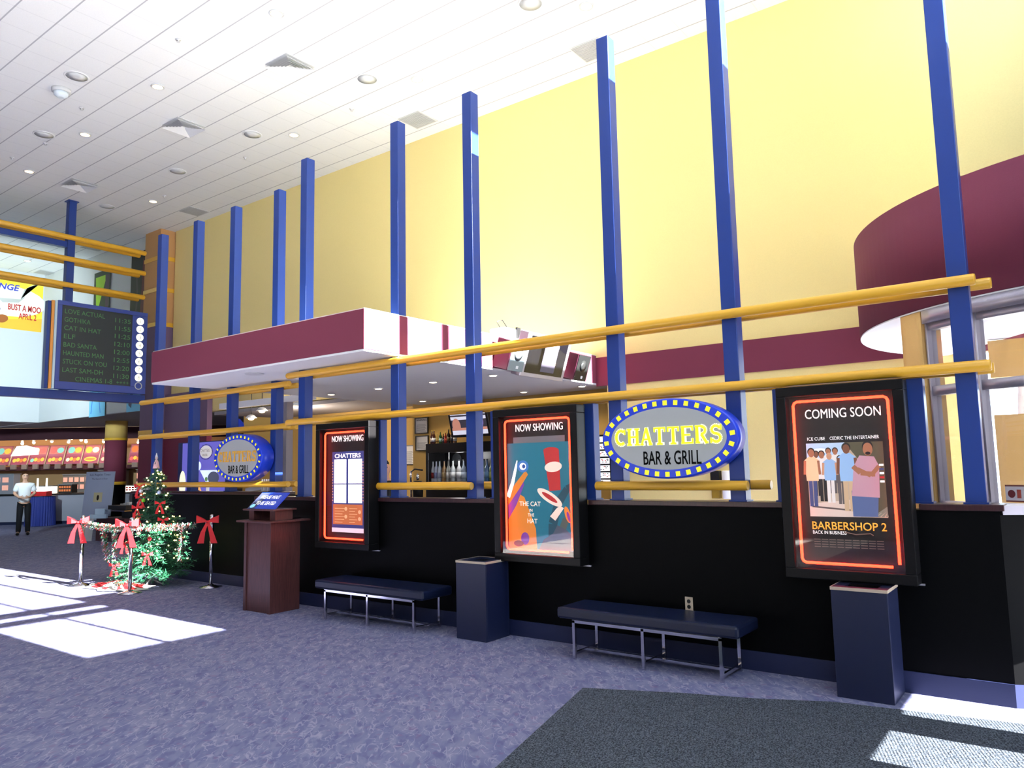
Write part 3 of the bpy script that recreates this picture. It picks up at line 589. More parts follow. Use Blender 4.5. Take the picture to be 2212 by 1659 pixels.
def oval_sign(cx, y, cz, A, B, dep, label, my, mw, lit):
    t = thing('oval_sign', label, 'sign', (cx, y+dep, cz))
    N = 64; E_ = lambda a_, b_, yy: [(cx+a_*math.cos(2*PI*i/N), yy, cz+b_*math.sin(2*PI*i/N)) for i in range(N)]
    b = MB(); r0, r1, r2_, r3 = b.add(E_(A, B, y+dep)), b.add(E_(A, B, y+.012)), b.add(E_(A-.012, B-.012, y)), b.add(E_(A*.845, B*.78, y))
    for P_, Q_ in ((r0, r1), (r1, r2_), (r2_, r3)):
        for i in range(N): j = (i+1) % N; b.face([P_+i, P_+j, Q_+j, Q_+i], P_ != r2_)
    b.face([r0+i for i in range(N)]); b.build('blue_rim', SB, t)
    b = MB(); b.poly(E_(A*.845, B*.78, y-.001)); b.build('grey_face', SG, t)
    k = 30
    bb = MB(); f = bb.add([(-.5, 0, -.5), (.5, 0, -.5), (.5, 0, .5), (-.5, 0, .5), (-.5, -1, -.5), (.5, -1, -.5), (.5, -1, .5), (-.5, -1, .5)])
    for q in ((0, 1, 5, 4), (1, 2, 6, 5), (2, 3, 7, 6), (3, 0, 4, 7), (4, 5, 6, 7)): bb.face(list(q))
    first = None; L = []
    for i in range(2000): th = 2*PI*i/2000; L.append(math.hypot(A*math.sin(th), B*math.cos(th)))
    tot = sum(L); acc = 0; nxt = 0
    for i in range(2000):
        if acc >= nxt*tot/k-1e-9 and nxt < k:
            th = 2*PI*i/2000+.08; nxt += 1
            if first is None: first = o = bb.build('bulb', YB_, t, local=True)
            else: o = first.copy(); COL.objects.link(o); o.parent = t
            o.location = (A*.925*math.cos(th), -dep-.0005, B*.89*math.sin(th)); o.scale = (.036, .008, .04) if lit else (.02, .008, .034)
            o.rotation_euler = (0, -math.atan2(B*.89*math.sin(th)*A/B, A*.925*math.cos(th)*B/A)+PI/2, 0)
        acc += L[i]
    slab(None, (cx-A*.78, cz-.055), .155, A*1.6, y-.003, mw, 1.16, t, 'lettering_edge'); slab(None, (cx-A*.78, cz-.053), .151, A*1.6, y-.007, my, .78, t, 'lettering')
    text('BAR & GRILL', (cx+A*.07, y-.003, cz-.22), '-y', .12, A*.84, M['black'], t, 'subtitle_lettering', .002, .01)
    return t
oval_sign(-2.83, 5.965, 1.868, .632, .342, .16, 'large oval bar sign with yellow bulbs between two tall blue posts', LY, LW, True)
oval_sign(-9.8, 6.40, 1.862, .60, .345, .2, 'smaller oval bar sign with gold letters in the left post group', LY2, LW2, False)

# ------------------------------------------------------------------ benches, bins, host stand
def bench(x0, x1, label):
    y0, y1 = 5.66, 6.06; cx = (x0+x1)/2
    t = thing('bench', label, 'bench', (cx, 5.86, 0), group='navy benches along the black wall')
    b = MB(); b.box(x0-.14, x1+.14, y0-.03, y1+.03, .335, .43); b.build('seat', M['vinyl'], t, .022)
    s_ = .013; zt = .325
    for yy in (y0+.01, y1-.01):
        for xx in (x0+.013, cx, x1-.013): MB().box(xx-s_, xx+s_, yy-s_, yy+s_, 0, zt).build('leg', M['chrome'], t)
        MB().box(x0, x1, yy-s_, yy+s_, zt-.02, zt+.004).build('top_rail', M['chrome'], t)
    MB().box(x0+.02, x1-.02, (y0+y1)/2-s_, (y0+y1)/2+s_, .04, .06).build('stretcher', M['chrome'], t)
    for xx in (x0+.013, cx, x1-.013): MB().box(xx-s_*.8, xx+s_*.8, y0+.024, y1-.024, .037, .06).build('cross_bar', M['chrome'], t)
bench(-6.93, -5.53, 'navy vinyl bench with chrome legs between the host stand and the far bin')
bench(-3.64, -2.3, 'navy vinyl bench with chrome legs under the wall outlet, between the two bins')
def bin_(x0, y0, wd, d, h, label):
    t = thing('waste_bin', label, 'bin', (x0+wd/2, y0+d/2, 0), group='square navy waste bins')
    b = MB(); e = .016
    b.box(x0, x0+wd, y0, y0+e, 0, h); b.box(x0, x0+wd, y0+d-e, y0+d, 0, h); b.box(x0, x0+e, y0+e, y0+d-e, 0, h); b.box(x0+wd-e, x0+wd, y0+e, y0+d-e, 0, h)
    b.box(x0+e, x0+wd-e, y0+e, y0+d-e, .0, .03)
    b.build('body', M['navy'], t, .003)
    b = MB(); z = h; g = .075
    for q in ((x0, x0+wd, y0, y0+g), (x0, x0+wd, y0+d-g, y0+d), (x0, x0+g, y0+g, y0+d-g), (x0+wd-g, x0+wd, y0+g, y0+d-g)): b.box(*q, z, z+.012)
    b.build('lid', M['navy'], t)
    b = MB(); 
    for q in ((x0-.003, x0+wd+.003, y0-.003, y0), (x0+wd, x0+wd+.003, y0, y0+d), (x0-.003, x0, y0, y0+d), (x0-.003, x0+wd+.003, y0+d, y0+d+.003)): b.box(*q, z-.008, z+.014)
    b.build('edging', M['brass'], t)
    b = MB(); i0, i1, j0, j1 = x0+g, x0+wd-g, y0+g, y0+d-g
    for q in ((i0-.006, i0, j0-.006, j1+.006), (i1, i1+.006, j0-.006, j1+.006), (i0, i1, j0-.006, j0), (i0, i1, j1, j1+.006)): b.box(*q, z-.16, z-.0005)
    b.build('chute', M['chrome'], t)
bin_(-1.515, 5.765, .37, .36, .745, 'square navy waste bin below the rightmost poster case')
bin_(-5.03, 5.735, .375, .365, .735, 'square navy waste bin between the two benches')
t = thing('host_stand', 'dark cherry wood host stand with open top shelf beside the black counter', 'lectern', (-7.98, 5.72, 0))
MB().box(-8.24, -7.72, 5.52, 5.93, .0, 1.05).build('body', M['wood'], t, .004)
b = MB(); b.box(-8.245, -8.2, 5.505, 5.52, 0, 1.05); b.box(-7.765, -7.715, 5.505, 5.52, 0, 1.05); b.build('corner_strip', M['wood'], t)
MB().box(-8.32, -7.64, 5.44, 6.02, 1.052, 1.075).build('top', M['wood'], t, .004)
for x in (-8.22, -7.8): MB().box(x, x+.1, 5.55, 5.8, 1.076, 1.19).build('riser', M['wood'], t)
MB().box(-8.28, -7.66, 5.5, 5.83, 1.191, 1.21).build('shelf', M['wood'], t, .004)
MB().box(-7.76, -7.72, 5.6, 5.95, 1.076, 1.09).build('tray', M['chrome'], t)
t = thing('tabletop_sign', 'tilted blue sign asking guests to wait, on the host stand shelf', 'sign', (-7.95, 5.6, 1.21))
b = MB(); b.prism([(-8.24, 5.54, 1.212), (-7.7, 5.54, 1.212), (-7.66, 5.72, 1.4), (-8.2, 5.72, 1.4)], (0, .012, -.006)); b.build('panel', mat('blue_acrylic', (28, 62, 180), .3, emit=.1), t)
tilt = (Vector((1, 0, 0)), Vector((.04, .18, .188)).normalized(), Vector((0, -.72, .69)))
g = Art((-8.24, 5.538, 1.214), tilt); g.poly([(0, 0), (.14, 0), (.19, .25), (.01, .25)], pm('film_strip_grey', (70, 76, 110))); g.ell(.06, .04, .045, .03, pm('ice_blue', (150, 220, 250), .3)); g.rect(.06, .15, .09, .14, pm('steel', (120, 126, 150))); g.rect(.07, .17, .16, .21, pm('steel', (120, 126, 150)))
g.build('picture', t)
text('PLEASE WAIT', (-7.94+.01, 5.536+.1, 1.212+.116), tilt, .055, .36, M['whitet'], t, 'lettering', 0, .02); text('TO BE SEATED', (-7.955+.01, 5.536+.035, 1.212+.048), tilt, .055, .38, M['whitet'], t, 'lettering', 0, .02)
t = thing('wall_outlet', 'pale double power outlet on the black wall above the right bench', 'outlet', (-2.766, WF, .47))
MB().box(-2.8, -2.732, WF-.008, WF-.001, .41, .525).build('plate', M['brass'], t)
for z in (.445, .49): MB().lathe((-2.766, WF-.0085, z), [(.017, 0), (.016, .003)], 14, (0, -1, 0)).build('socket', M['dark'], t)
# ------------------------------------------------------------------ bar: television group, shelves, bottles
PURP = pm('screen_violet', (150, 110, 200), .8); SGR = pm('screen_grey', (70, 66, 78), .3); SLT = pm('screen_light', (190, 190, 205), .8); SOR = pm('screen_rust', (190, 130, 110), .6)
GLS = mat('dark_glossy_screen', (16, 16, 20), .06, spec=.9)
def tilted(o, yv, pitch):               # frame facing +X, leaning down by pitch
    c, s_ = math.cos(pitch), math.sin(pitch); u = Vector((0, 1, 0)); n = Vector((c, 0, -s_)); return u, n.cross(u), n
def xbox(b, o, f, a0, a1, c0, c1, d0, d1):
    u, v, n = f; o = Vector(o); k = b.add([o+u*a+v*c+n*d for d in (d0, d1) for c in (c0, c1) for a in (a0, a1)])
    for q in ((0, 2, 3, 1), (4, 5, 7, 6), (0, 1, 5, 4), (2, 6, 7, 3), (0, 4, 6, 2), (1, 3, 7, 5)): b.face([k+i for i in q])
    return b
f = tilted(0, 0, .32); tv = (-5.95, 8.78, 3.17)
t = thing('television', 'silver television hanging on the soffit face between two speakers', 'television', tv)
b = MB(); xbox(b, tv, f, -.54, .54, -.3, .32, -.16, 0); b.build('case', M['alu'], t, .012)
b = MB(); xbox(b, tv, f, -.46, .46, -.24, .28, .001, .006); b.build('screen', GLS, t)
g = Art(Vector(tv)+f[2]*.0065, f); g.rect(-.1, .24, -.2, .26, SGR); g.ell(.0, .08, .08, .12, PURP); g.rect(-.1, .24, .16, .2, SLT); g.rect(-.06, .24, -.08, -.04, SOR); g.build('picture', t)  # pale strip is a window reflection painted into the picture
b = MB(); b.box(-6.235, -6.05, 8.7, 8.86, 3.1, 3.25); b.build('bracket', M['dark'], t)
for y, l, m in ((8.08, 'left tilted speaker cabinet beside the hanging television', 'alu'), (9.72, 'right black speaker cabinet beside the hanging television', 'dark')):  # left grille and cone are paler: sunlight put into their colour
    p = (-5.95, y, 3.11); t = thing('speaker', l, 'speaker', p, group='speakers beside the hanging television')
    b = MB(); xbox(b, p, f, -.17, .17, -.19, .21, -.26, 0); b.build('cabinet', mat('maroon_black_cabinet', (72, 26, 46), .4), t, .008)
    b = MB(); xbox(b, p, f, -.165, .165, -.185, .205, .001, .012); b.build('grille', mat('mesh_'+m, (110, 122, 128) if m == 'alu' else (24, 26, 26), .4), t)
    b = MB(); u, v, n = f; b.lathe(Vector(p)+n*.0125+v*.04, [(.09, 0), (.02, .004)], 20, n); b.build('cone', mat('cone_'+m, (128, 138, 142) if m == 'alu' else (34, 36, 36), .4), t)
    b = MB(); xbox(b, p, f, .0, .05, -.15, -.11, .0125, .015); b.build('badge', M['lightgrey'], t)
t = thing('projector', 'white projector box on top of the soffit behind the rails', 'projector', (-6.4, 8.5, 3.449))
MB().box(-6.56, -6.28, 8.25, 8.78, 3.449, 3.6).build('body', M['lightgrey'], t, .02); MB().box(-6.28, -6.25, 8.5, 8.58, 3.47, 3.62).build('lens', M['dark'], t)
MB().tube([(-6.4, 8.3, 3.6), (-6.4, 8.22, 3.68), (-6.4, 8.35, 3.72), (-6.4, 8.5, 3.6)], .008, 6).build('cable', M['dark'], t)

t = thing('back_bar_cabinet', 'dark cooler cabinet with glass-front bottle shelf behind the bar', 'cabinet', (-9.3, 11, 0))
b = MB(); CX0, CX1, CY = -10.17, -8.2, 10.75
b.box(CX0, CX1, CY, 11.29, 0, 1.4); b.box(CX0, CX1, CY, 11.29, 1.95, 2.13); b.box(CX0, CX0+.05, CY, 11.29, 1.4, 1.95); b.box(CX1-.05, CX1, CY, 11.29, 1.4, 1.95); b.box(CX0, CX1, 11.24, 11.29, 1.4, 1.95)
cc_ = b.build('carcass', mat('black_lacquer', (20, 18, 20), .35), t)
b = MB(); b.box(CX0+.06, CX0+.075, CY-.01, CY, 1.4, 1.95); b.box(-9.58, -9.565, CY-.01, CY, 1.4, 1.95); b.box(-8.9, -8.885, CY-.01, CY, 1.4, 1.95); b.build('glass_trim', M['chrome'], cc_)
b = MB(); b.lathe((-9.8, 11.235, 1.83), [(.12, 0), (.11, .004)], 24, (0, -1, 0)); b.build('emblem', mat('dull_steel', (70, 72, 76), .5), cc_)
b = MB()
for i in range(9): b.ball((-10.05+i*.115, CY-.012, 1.35), .011, 8)
b.build('knobs', M['brass'], cc_)
l = bpy.data.lights.new('shelf_light', 'POINT'); l.energy = 5; l.shadow_soft_size = .1; lo = bpy.data.objects.new('shelf_light', l); COL.objects.link(lo); lo.location = (-9.4, 10.85, 1.9)
def bottle(x, y, z, h, c, label, group, lab=(226, 220, 208), cap_=(200, 170, 60)):
    r = h*.13; t = thing('bottle', label, 'bottle', (x, y, z), group=group)
    MB().lathe((x, y, z), [(r*.96, 0), (r, .01), (r, h*.55), (r*.8, h*.64), (r*.36, h*.76), (r*.32, h*.95), (r*.36, h)], 14).build('body', mat('bottle_%d_%d_%d' % c, c, .1, spec=.8), t)
    MB().lathe((x, y, z+h*.16), [(r*1.02, 0), (r*1.02, h*.28)], 14).build('paper_label', mat('label_%d_%d_%d' % lab, lab, .7), t)
    MB().lathe((x, y, z+h), [(r*.42, -.012), (r*.42, .008)], 10).build('cap', mat('cap_%d_%d_%d' % cap_, cap_, .4), t)
ORD = ['first', 'second', 'third', 'fourth', 'fifth', 'sixth', 'seventh', 'eighth', 'ninth', 'tenth', 'eleventh', 'twelfth', 'thirteenth', 'fourteenth']
BR = (54, 24, 16)
for i, (px, c, h, lb) in enumerate(((1072, BR, .26, (210, 200, 200)), (1105, (60, 26, 20), .27, (196, 200, 214)), (1155, (170, 150, 90), .2, (140, 110, 60)), (1205, (30, 80, 40), .24, (160, 200, 190)), (1250, (40, 30, 34), .2, (90, 96, 110)), (1285, (130, 30, 22), .22, (190, 60, 40)), (1330, (36, 26, 20), .28, (110, 90, 60)), (1385, BR, .27, (60, 60, 84)), (1425, (120, 80, 50), .27, (224, 226, 230)))):
    bottle((-10.427+(px-1072)*.00175)*.982, 11.0, 2.131, h, c, ORD[i]+' beer bottle from the left on top of the bar cabinet', 'beer bottles on the cabinet top', lb)
for i, (px, c, lb) in enumerate(((1046, (90, 40, 36), (210, 190, 180)), (1100, (200, 204, 210), (150, 50, 48)), (1150, (196, 206, 226), (150, 160, 200)), (1200, (190, 200, 210), (180, 190, 210)), (1270, (170, 130, 80), (190, 160, 110)), (1335, (170, 170, 160), (230, 226, 214)), (1400, (180, 184, 184), (220, 220, 216)), (1490, (190, 190, 190), (230, 230, 230)), (1560, (150, 160, 170), (200, 210, 220)), (1850, (120, 140, 130), (210, 214, 210)), (1890, (90, 130, 180), (130, 170, 210)), (1955, (130, 150, 60), (190, 200, 120)))):
    bottle((-10.427+(px-1072)*.00175)*.975, 10.9, 1.401, .4, c, ORD[i]+' liquor bottle from the left inside the bar cabinet shelf', 'liquor bottles in the cabinet', lb, (40, 40, 44))
def notice(x0, x1, z0, z1, y, label, head, hh, hw):
    t = thing('framed_notice', label, 'notice', ((x0+x1)/2, y, z0)); e = .018
    b = MB()
    for q in ((x0, x1, z0, z0+e), (x0, x1, z1-e, z1), (x0, x0+e, z0+e, z1-e), (x1-e, x1, z0+e, z1-e)): b.box(q[0], q[1], y-.025, y-.001, q[2], q[3])
    b.build('frame', M['dark'], t); MB().box(x0+e, x1-e, y-.012, y-.002, z0+e, z1-e).build('sheet', M['wpaper'], t)
    if head:
        for k, hd in enumerate(head): text(hd, ((x0+x1)/2, y-.014, z1-.07-.05*k), '-y', hh, hw, M['dark'], t, 'lettering', 0, .02)
    b = MB(); n = int((z1-z0-.14)/.022)
    for i in range(n): b.box(x0+.05, x1-.05-(i % 3)*.02, y-.0135, y-.0125, z0+.04+i*.02, z0+.047+i*.02)
    b.build('small_print', M['grey'], t)
notice(-10.97, -10.6, 2.37, 2.7, 11.29, 'black-framed white warning notice on the tan bar wall, upper', ['WARNING'], .04, .29)
notice(-10.95, -10.59, 2.02, 2.33, 11.29, 'black-framed white notice on the tan bar wall, below the warning', None, 0, 0)
notice(-12.6, -12.25, 1.75, 2.2, 12.59, 'framed certificate on the darker tan wall, left of a tall post', None, 0, 0)
notice(-11.9, -11.4, 1.72, 2.22, 12.59, 'framed certificate on the darker tan wall, right of a tall post', None, 0, 0)
f2 = (Vector((1, 0, 0)), Vector((0, -.25, .97)).normalized(), Vector((0, -.97, -.25)).normalized()); tv = (-8.95, 10.6, 2.48)
t = thing('television', 'black television angled above the bar cabinet, showing a violet picture', 'television', tv)
b = MB(); xbox(b, tv, f2, -.47, .47, -.27, .27, -.3, 0); b.build('case', M['dark'], t, .01)
g = Art(Vector(tv)+f2[2]*.001, f2); g.rect(-.42, .42, -.22, .22, SGR); g.rect(-.42, .42, .06, .22, SLT); g.rect(-.42, .42, .12, .15, SGR); g.ell(.22, .02, .13, .17, PURP); g.ell(-.3, -.05, .1, .14, SOR); g.rect(-.42, .42, -.22, -.14, SLT); g.rect(-.42, .42, -.14, -.09, SOR); g.build('picture', t)
MB().box(-9.1, -8.94, 10.9, 11.28, 2.4, 2.48).build('bracket', M['dark'], t)
t = thing('bar_counter', 'bar worktop behind the low black wall, mostly hidden', 'counter', (-8.6, 9.9, 0))
MB().box(-10.6, -6.6, 9.65, 10.15, 0, 1.06).build('body', M['black'], t); MB().box(-10.65, -6.55, 9.6, 10.2, 1.061, 1.11).build('worktop', M['cap'], t)
t = thing('beer_tap', 'chrome beer tap tower with dark arched top on the bar worktop', 'tap', (-9.62, 9.9, 1.11)); x = -9.62
MB().tube([(x-.11, 9.9, 1.111), (x-.12, 9.9, 1.5), (x-.11, 9.9, 1.62)], .018, 10).build('column', M['chrome'], t); MB().tube([(x-.12, 9.9, 1.6), (x-.02, 9.9, 1.65), (x+.17, 9.9, 1.63)], .014, 8).build('arch', M['dark'], t)
MB().lathe((x+.05, 9.9, 1.111), [(.09, 0), (.1, .25), (.07, .33)], 14).build('canister', M['dark'], t); MB().lathe((x+.05, 9.9, 1.45), [(.02, 0), (.03, .05), (.012, .12)], 10).build('handle', M['chrome'], t)
t = thing('soda_gun', 'small chrome drink dispenser just above the counter cap near a tall post', 'dispenser', (-6.9, 9.8, 1.111)); MB().lathe((-6.9, 9.8, 1.111), [(.05, 0), (.04, .1), (.02, .25)], 12).build('body', M['chrome'], t)
# things on the yellow wall behind the rails
a = Art((-6.3, 10.61, 1.3), '-y'); a.rect(0, .3, 0, .84, pm('ink', (14, 13, 14))); random.seed(3)
for i in range(7):
    a.rect(.03, .27, .03+i*.115, .12+i*.115, WT)
    for k in range(9): q = random.uniform(.04, .24); a.rect(q, q+.025, .05+i*.115+(k % 3)*.022, .062+i*.115+(k % 3)*.022, RD if k % 2 else pm('ink', (14, 13, 14)))
o = a.build('wall_chart'); tag(o, 'narrow black wall chart of white cards left of the large oval sign', 'chart')
t = thing('soap_dispenser', 'black wall dispenser below the right end of the large oval sign', 'dispenser', (-4.26, 10.62, 1.14)); MB().box(-4.33, -4.2, 10.52, 10.64, 1.39, 1.54).build('body', M['dark'], t, .01); MB().box(-4.33, -4.21, 10.54, 10.64, 1.14, 1.385).build('reservoir', mat('amber_plastic', (150, 120, 40), .3), t, .01)
t = thing('paper_dispenser', 'white cylinder dispenser on the yellow wall beside the black dispenser', 'dispenser', (-4.1, 10.55, 1.14)); MB().lathe((-4.1, 10.56, 1.14), [(.06, 0), (.065, .02), (.065, .38), (.05, .4)], 16).build('body', M['wpaper'], t)
# dining side seen through the left posts
t = thing('sliding_frame', 'tall aluminium door frame standing behind the left post group', 'door frame', (-12.2, 9, 0))
MB().box(-12.29, -12.1, 8.95, 9.1, 0, 2.98).build('upright', M['alu'], t); MB().box(-14.4, -11.4, 8.96, 9.09, 2.982, 3.1).build('head_rail', M['white'], t)
b = MB(); b.box(-19.43, -17.4, 10.5, 10.64, 0, 2.7); t2 = b; struct('wall_dining', t2, M['burg']); b = MB(); b.box(-19.43, -17.4, 10.5, 10.64, 2.7, 3.75); struct('wall_dining_upper', b, M['purple'])
t = thing('photo_panel', 'violet backlit photo panel with white oval logo and martini glasses, behind the small oval sign', 'panel', (-15.9, 9.6, 0))
MB().box(-16.95, -14.9, 9.52, 9.75, 0, 2.37).build('case', mat('panel_blue', (40, 50, 110), .4), t)
VI = pm('photo_violet', (104, 98, 190), .5); a = Art((-16.75, 9.51, 1.1), '-y'); a.rect(0, 1.85, 0, 1.25, VI); a.ell(.03, .3, .14, .32, pm('photo_cream', (240, 240, 210), .6)); a.poly([(.55, 0), (.55, .55), (.95, 0)], pm('photo_amber', (240, 170, 100), .7))
IC = pm('photo_ice', (200, 214, 240), .8); a.poly([(.75, .62), (1.5, .62), (1.15, .3), (1.15, 0), (1.05, 0), (1.05, .3)], IC); a.ell(.7, .72, .1, .1, IC); a.ell(1.3, .45, .22, .14, pm('photo_shade', (90, 96, 120), .3)); a.ell(1.02, .42, .06, .05, pm('photo_green', (110, 150, 90), .4)); a.ell(1.08, .2, .06, .14, pm('photo_white', (250, 250, 250), .9))
for i in range(34): th = 2*PI*i/34; a.ell(.98+.26*math.cos(th), 1.03+.165*math.sin(th), .014, .014, pm('ink', (14, 13, 14)), 0, 8)
a.ell(.98, 1.03, .24, .145, pm('photo_white', (250, 250, 250), .9)); a.build('picture', t)
text('CHATTERS', (-15.77, 9.49, 2.13), '-y', .07, .36, M['grey'], t, depth=0); text('BAR & GRILL', (-15.77, 9.49, 2.04), '-y', .05, .2, M['dark'], t, depth=0)
for x, y, z, l in ((-14.4, 10.0, 3.0, 'glowing pendant lamp beside the blue drape under the white beam'), (-14.8, 10.0, 2.86, 'dimmer pendant lamp below the blue drape'), (-13.2, 10, 3.03, 'pendant lamp glowing between the aluminium upright and a blue post'), (-13.4, 10, 2.7, 'lowest pendant lamp, right of the aluminium upright')):
    t = thing('pendant_lamp', l, 'lamp', (x, y, z), group='pendant lamps of the dining side')
    MB().lathe((x, y, z), [(.13, 0), (.07, .06), (.03, .08)], 16).build('shade', M['lightgrey'], t); MB().ball((x, y, z-.01), .07, 12, (1, 1, .6)).build('bulb', M['frost'], t); MB().tube([(x, y, z+.08), (x, y, 3.62)], .008, 6).build('cord', M['dark'], t)
l = bpy.data.lights.new('dining_light', 'POINT'); l.energy = 120; l.color = (1, .85, .68); l.shadow_soft_size = .3; lo = bpy.data.objects.new('dining_light', l); COL.objects.link(lo); lo.location = (-14, 10.6, 2.6)
b = MB(); P = [(-14.2+.12*i, 9.02, 2.978-.07*i-.04*math.sin(i*1.1)) for i in range(6)]
for p, q in zip(P, P[1:]): b.poly([p, q, (q[0]+.05, q[1], q[2]-.22), (p[0]+.05, p[1], p[2]-.22)])
tag(b.build('banner_drape', mat('royal_blue_cloth', (36, 70, 200), .6)), 'royal blue fabric swag hanging from the white beam', 'drape')
t = thing('serving_unit', 'pale kitchen serving unit with sloped hood behind the small oval sign', 'counter', (-14.3, 10.2, 0)); MB().box(-14.9, -13.7, 9.95, 10.5, 0, 1.12).build('body', M['lightgrey'], t); b = MB(); b.prism([(-14.9, 9.95, 1.2), (-13.8, 9.95, 1.36), (-13.8, 9.95, 1.46), (-14.9, 9.95, 1.3)], (0, .5, 0)); b.build('hood', M['lightgrey'], t)
b = MB()
for i in range(5): b.box(-14.3+i*.07, -14.26+i*.07, 9.94, 9.97, 1.121, 1.5)
b.build('grate', M['wpaper'], t)

# ------------------------------------------------------------------ people
def skin_mesh(name, verts, edges, m, parent, root=0, sub=1):
    me = bpy.data.meshes.new(name); me.from_pydata([v[:3] for v in verts], edges, []); o = bpy.data.objects.new(name, me); COL.objects.link(o)
    o.modifiers.new('skin', 'SKIN'); sv = me.skin_vertices[0].data
    for i, v in enumerate(verts):
        r = v[3]; sv[i].radius = (r, v[4] if len(v) > 4 else r); sv[i].use_root = (i == root)
    q = o.modifiers.new('sub', 'SUBSURF'); q.levels = q.render_levels = sub
    bpy.context.view_layer.update(); dg = bpy.context.evaluated_depsgraph_get(); nm = bpy.data.meshes.new_from_object(o.evaluated_get(dg)); bpy.data.objects.remove(o)
    nm.name = name; nm.materials.clear(); nm.materials.append(m)
    for p in nm.polygons: p.use_smooth = True
    o = bpy.data.objects.new(name, nm); COL.objects.link(o); o.parent = parent; ORG[o.name] = ORG.get(parent.name, Vector()); return o
def person(label, loc, rz, shirt, trouser, hair, skin, bald=False):
    t = thing('person', label, 'person', loc, rz)
    V = [(0, 0, .95, .1, .07), (0, .0, 1.12, .1, .07), (0, .01, 1.3, .12, .08), (0, .015, 1.44, .09, .07), (0, .0, 1.52, .052), (0, -.02, 1.58, .06, .07), (0, -.02, 1.67, .075, .095), (0, -.005, 1.75, .062, .075)]
    E_ = [(0, 1), (1, 2), (2, 3), (3, 4), (4, 5), (5, 6), (6, 7)]
    def chain(start, pts):
        p = start
        for q in pts: V.append(q); E_.append((p, len(V)-1)); p = len(V)-1
        return p
    arms = {}; legs = {}
    for s_ in (-1, 1):
        w_ = chain(3, [(s_*.175, .01, 1.42, .062), (s_*.25, .02, 1.18, .046), (s_*.13, -.2, 1.08, .034), (s_*.075, -.26, 1.075, .028, .036)])
        for k in range(4): chain(w_, [(s_*(.06-.0)+s_*.0, -.3, 1.098-.018*k, .009), (s_*.028, -.325+.006*k, 1.095-.018*k, .008), (s_*(.0-.004*k), -.325, 1.09-.018*k, .007)])
        chain(w_, [(s_*.06, -.26, 1.115, .011), (s_*.035, -.29, 1.13, .009)])
        chain(0, [(s_*.085, 0, .88, .09), (s_*.1, -.01, .5, .062), (s_*.115, .02, .1, .042), (s_*.125, -.07, .05, .04), (s_*.13, -.15, .035, .033)])
    chain(6, [(0, -.115, 1.655, .014)])
    for s_ in (-1, 1): chain(6, [(s_*.085, .0, 1.665, .012, .022)])
    skin_mesh('body', V, E_, skin, t)
    S_ = [(0, 0, .86, .165, .13), (0, 0, 1.12, .17, .128), (0, .01, 1.3, .178, .132), (0, .015, 1.44, .115, .095), (0, .0, 1.5, .07)]; SE = [(0, 1), (1, 2), (2, 3), (3, 4)]
    for s_ in (-1, 1): n = len(S_); S_ += [(s_*.18, .01, 1.415, .082), (s_*.24, .018, 1.22, .078)]; SE += [(3, n), (n, n+1)]
    skin_mesh('shirt', S_, SE, shirt, t)
    T_ = [(0, 0, 1.0, .15, .115)]; TE = []
    for s_ in (-1, 1): n = len(T_); T_ += [(s_*.088, 0, .86, .1), (s_*.1, -.008, .5, .08), (s_*.115, .015, .05, .07)]; TE += [(0, n), (n, n+1), (n+1, n+2)]
    skin_mesh('trousers', T_, TE, trouser, t)
    for s_ in (-1, 1): skin_mesh('shoe', [(s_*.117, .07, .05, .052), (s_*.122, -.04, .05, .056, .05), (s_*.13, -.18, .036, .048, .034)], [(0, 1), (1, 2)], mat('black_shoe_leather', (16, 15, 16), .35), t)
    if bald: skin_mesh('hair', [(-.07, .03, 1.66, .022, .04), (-.05, .075, 1.66, .03, .05), (.05, .075, 1.66, .03, .05), (.07, .03, 1.66, .022, .04)], [(0, 1), (1, 2), (2, 3)], hair, t)
    else: skin_mesh('hair', [(0, -.045, 1.765, .055, .035), (0, .02, 1.765, .07, .055), (0, .065, 1.7, .065, .05)], [(0, 1), (1, 2)], hair, t)
    for s_ in (-1, 1): MB().ball((s_*.032, -.112, 1.685), .011, 8).build('eye', M['dark'], t, local=True); MB().box(s_*.032-.018, s_*.032+.018, -.121, -.105, 1.702, 1.709).build('eyebrow', hair, t, local=True)
    MB().box(-.026, .026, -.117, -.1, 1.607, 1.617).build('mouth', mat('lip', (150, 84, 76), .6), t, local=True)
    return t
person('standing man in a white shirt and black trousers, hands together, before the concession stand', (-24.4, 9.1, 0), 1.2, mat('white_shirt', (232, 234, 238), .8), mat('black_trousers', (18, 20, 26), .8), mat('grey_hair', (176, 172, 166), .8), M['skin'], True)
person('dark-haired person in black behind the counter, glimpsed beside a tall post', (-8.62, 8.2, 0), .8, mat('black_shirt', (18, 17, 18), .8), mat('black_trousers', (18, 20, 26), .8), mat('dark_hair', (30, 22, 20), .8), M['skin2'])
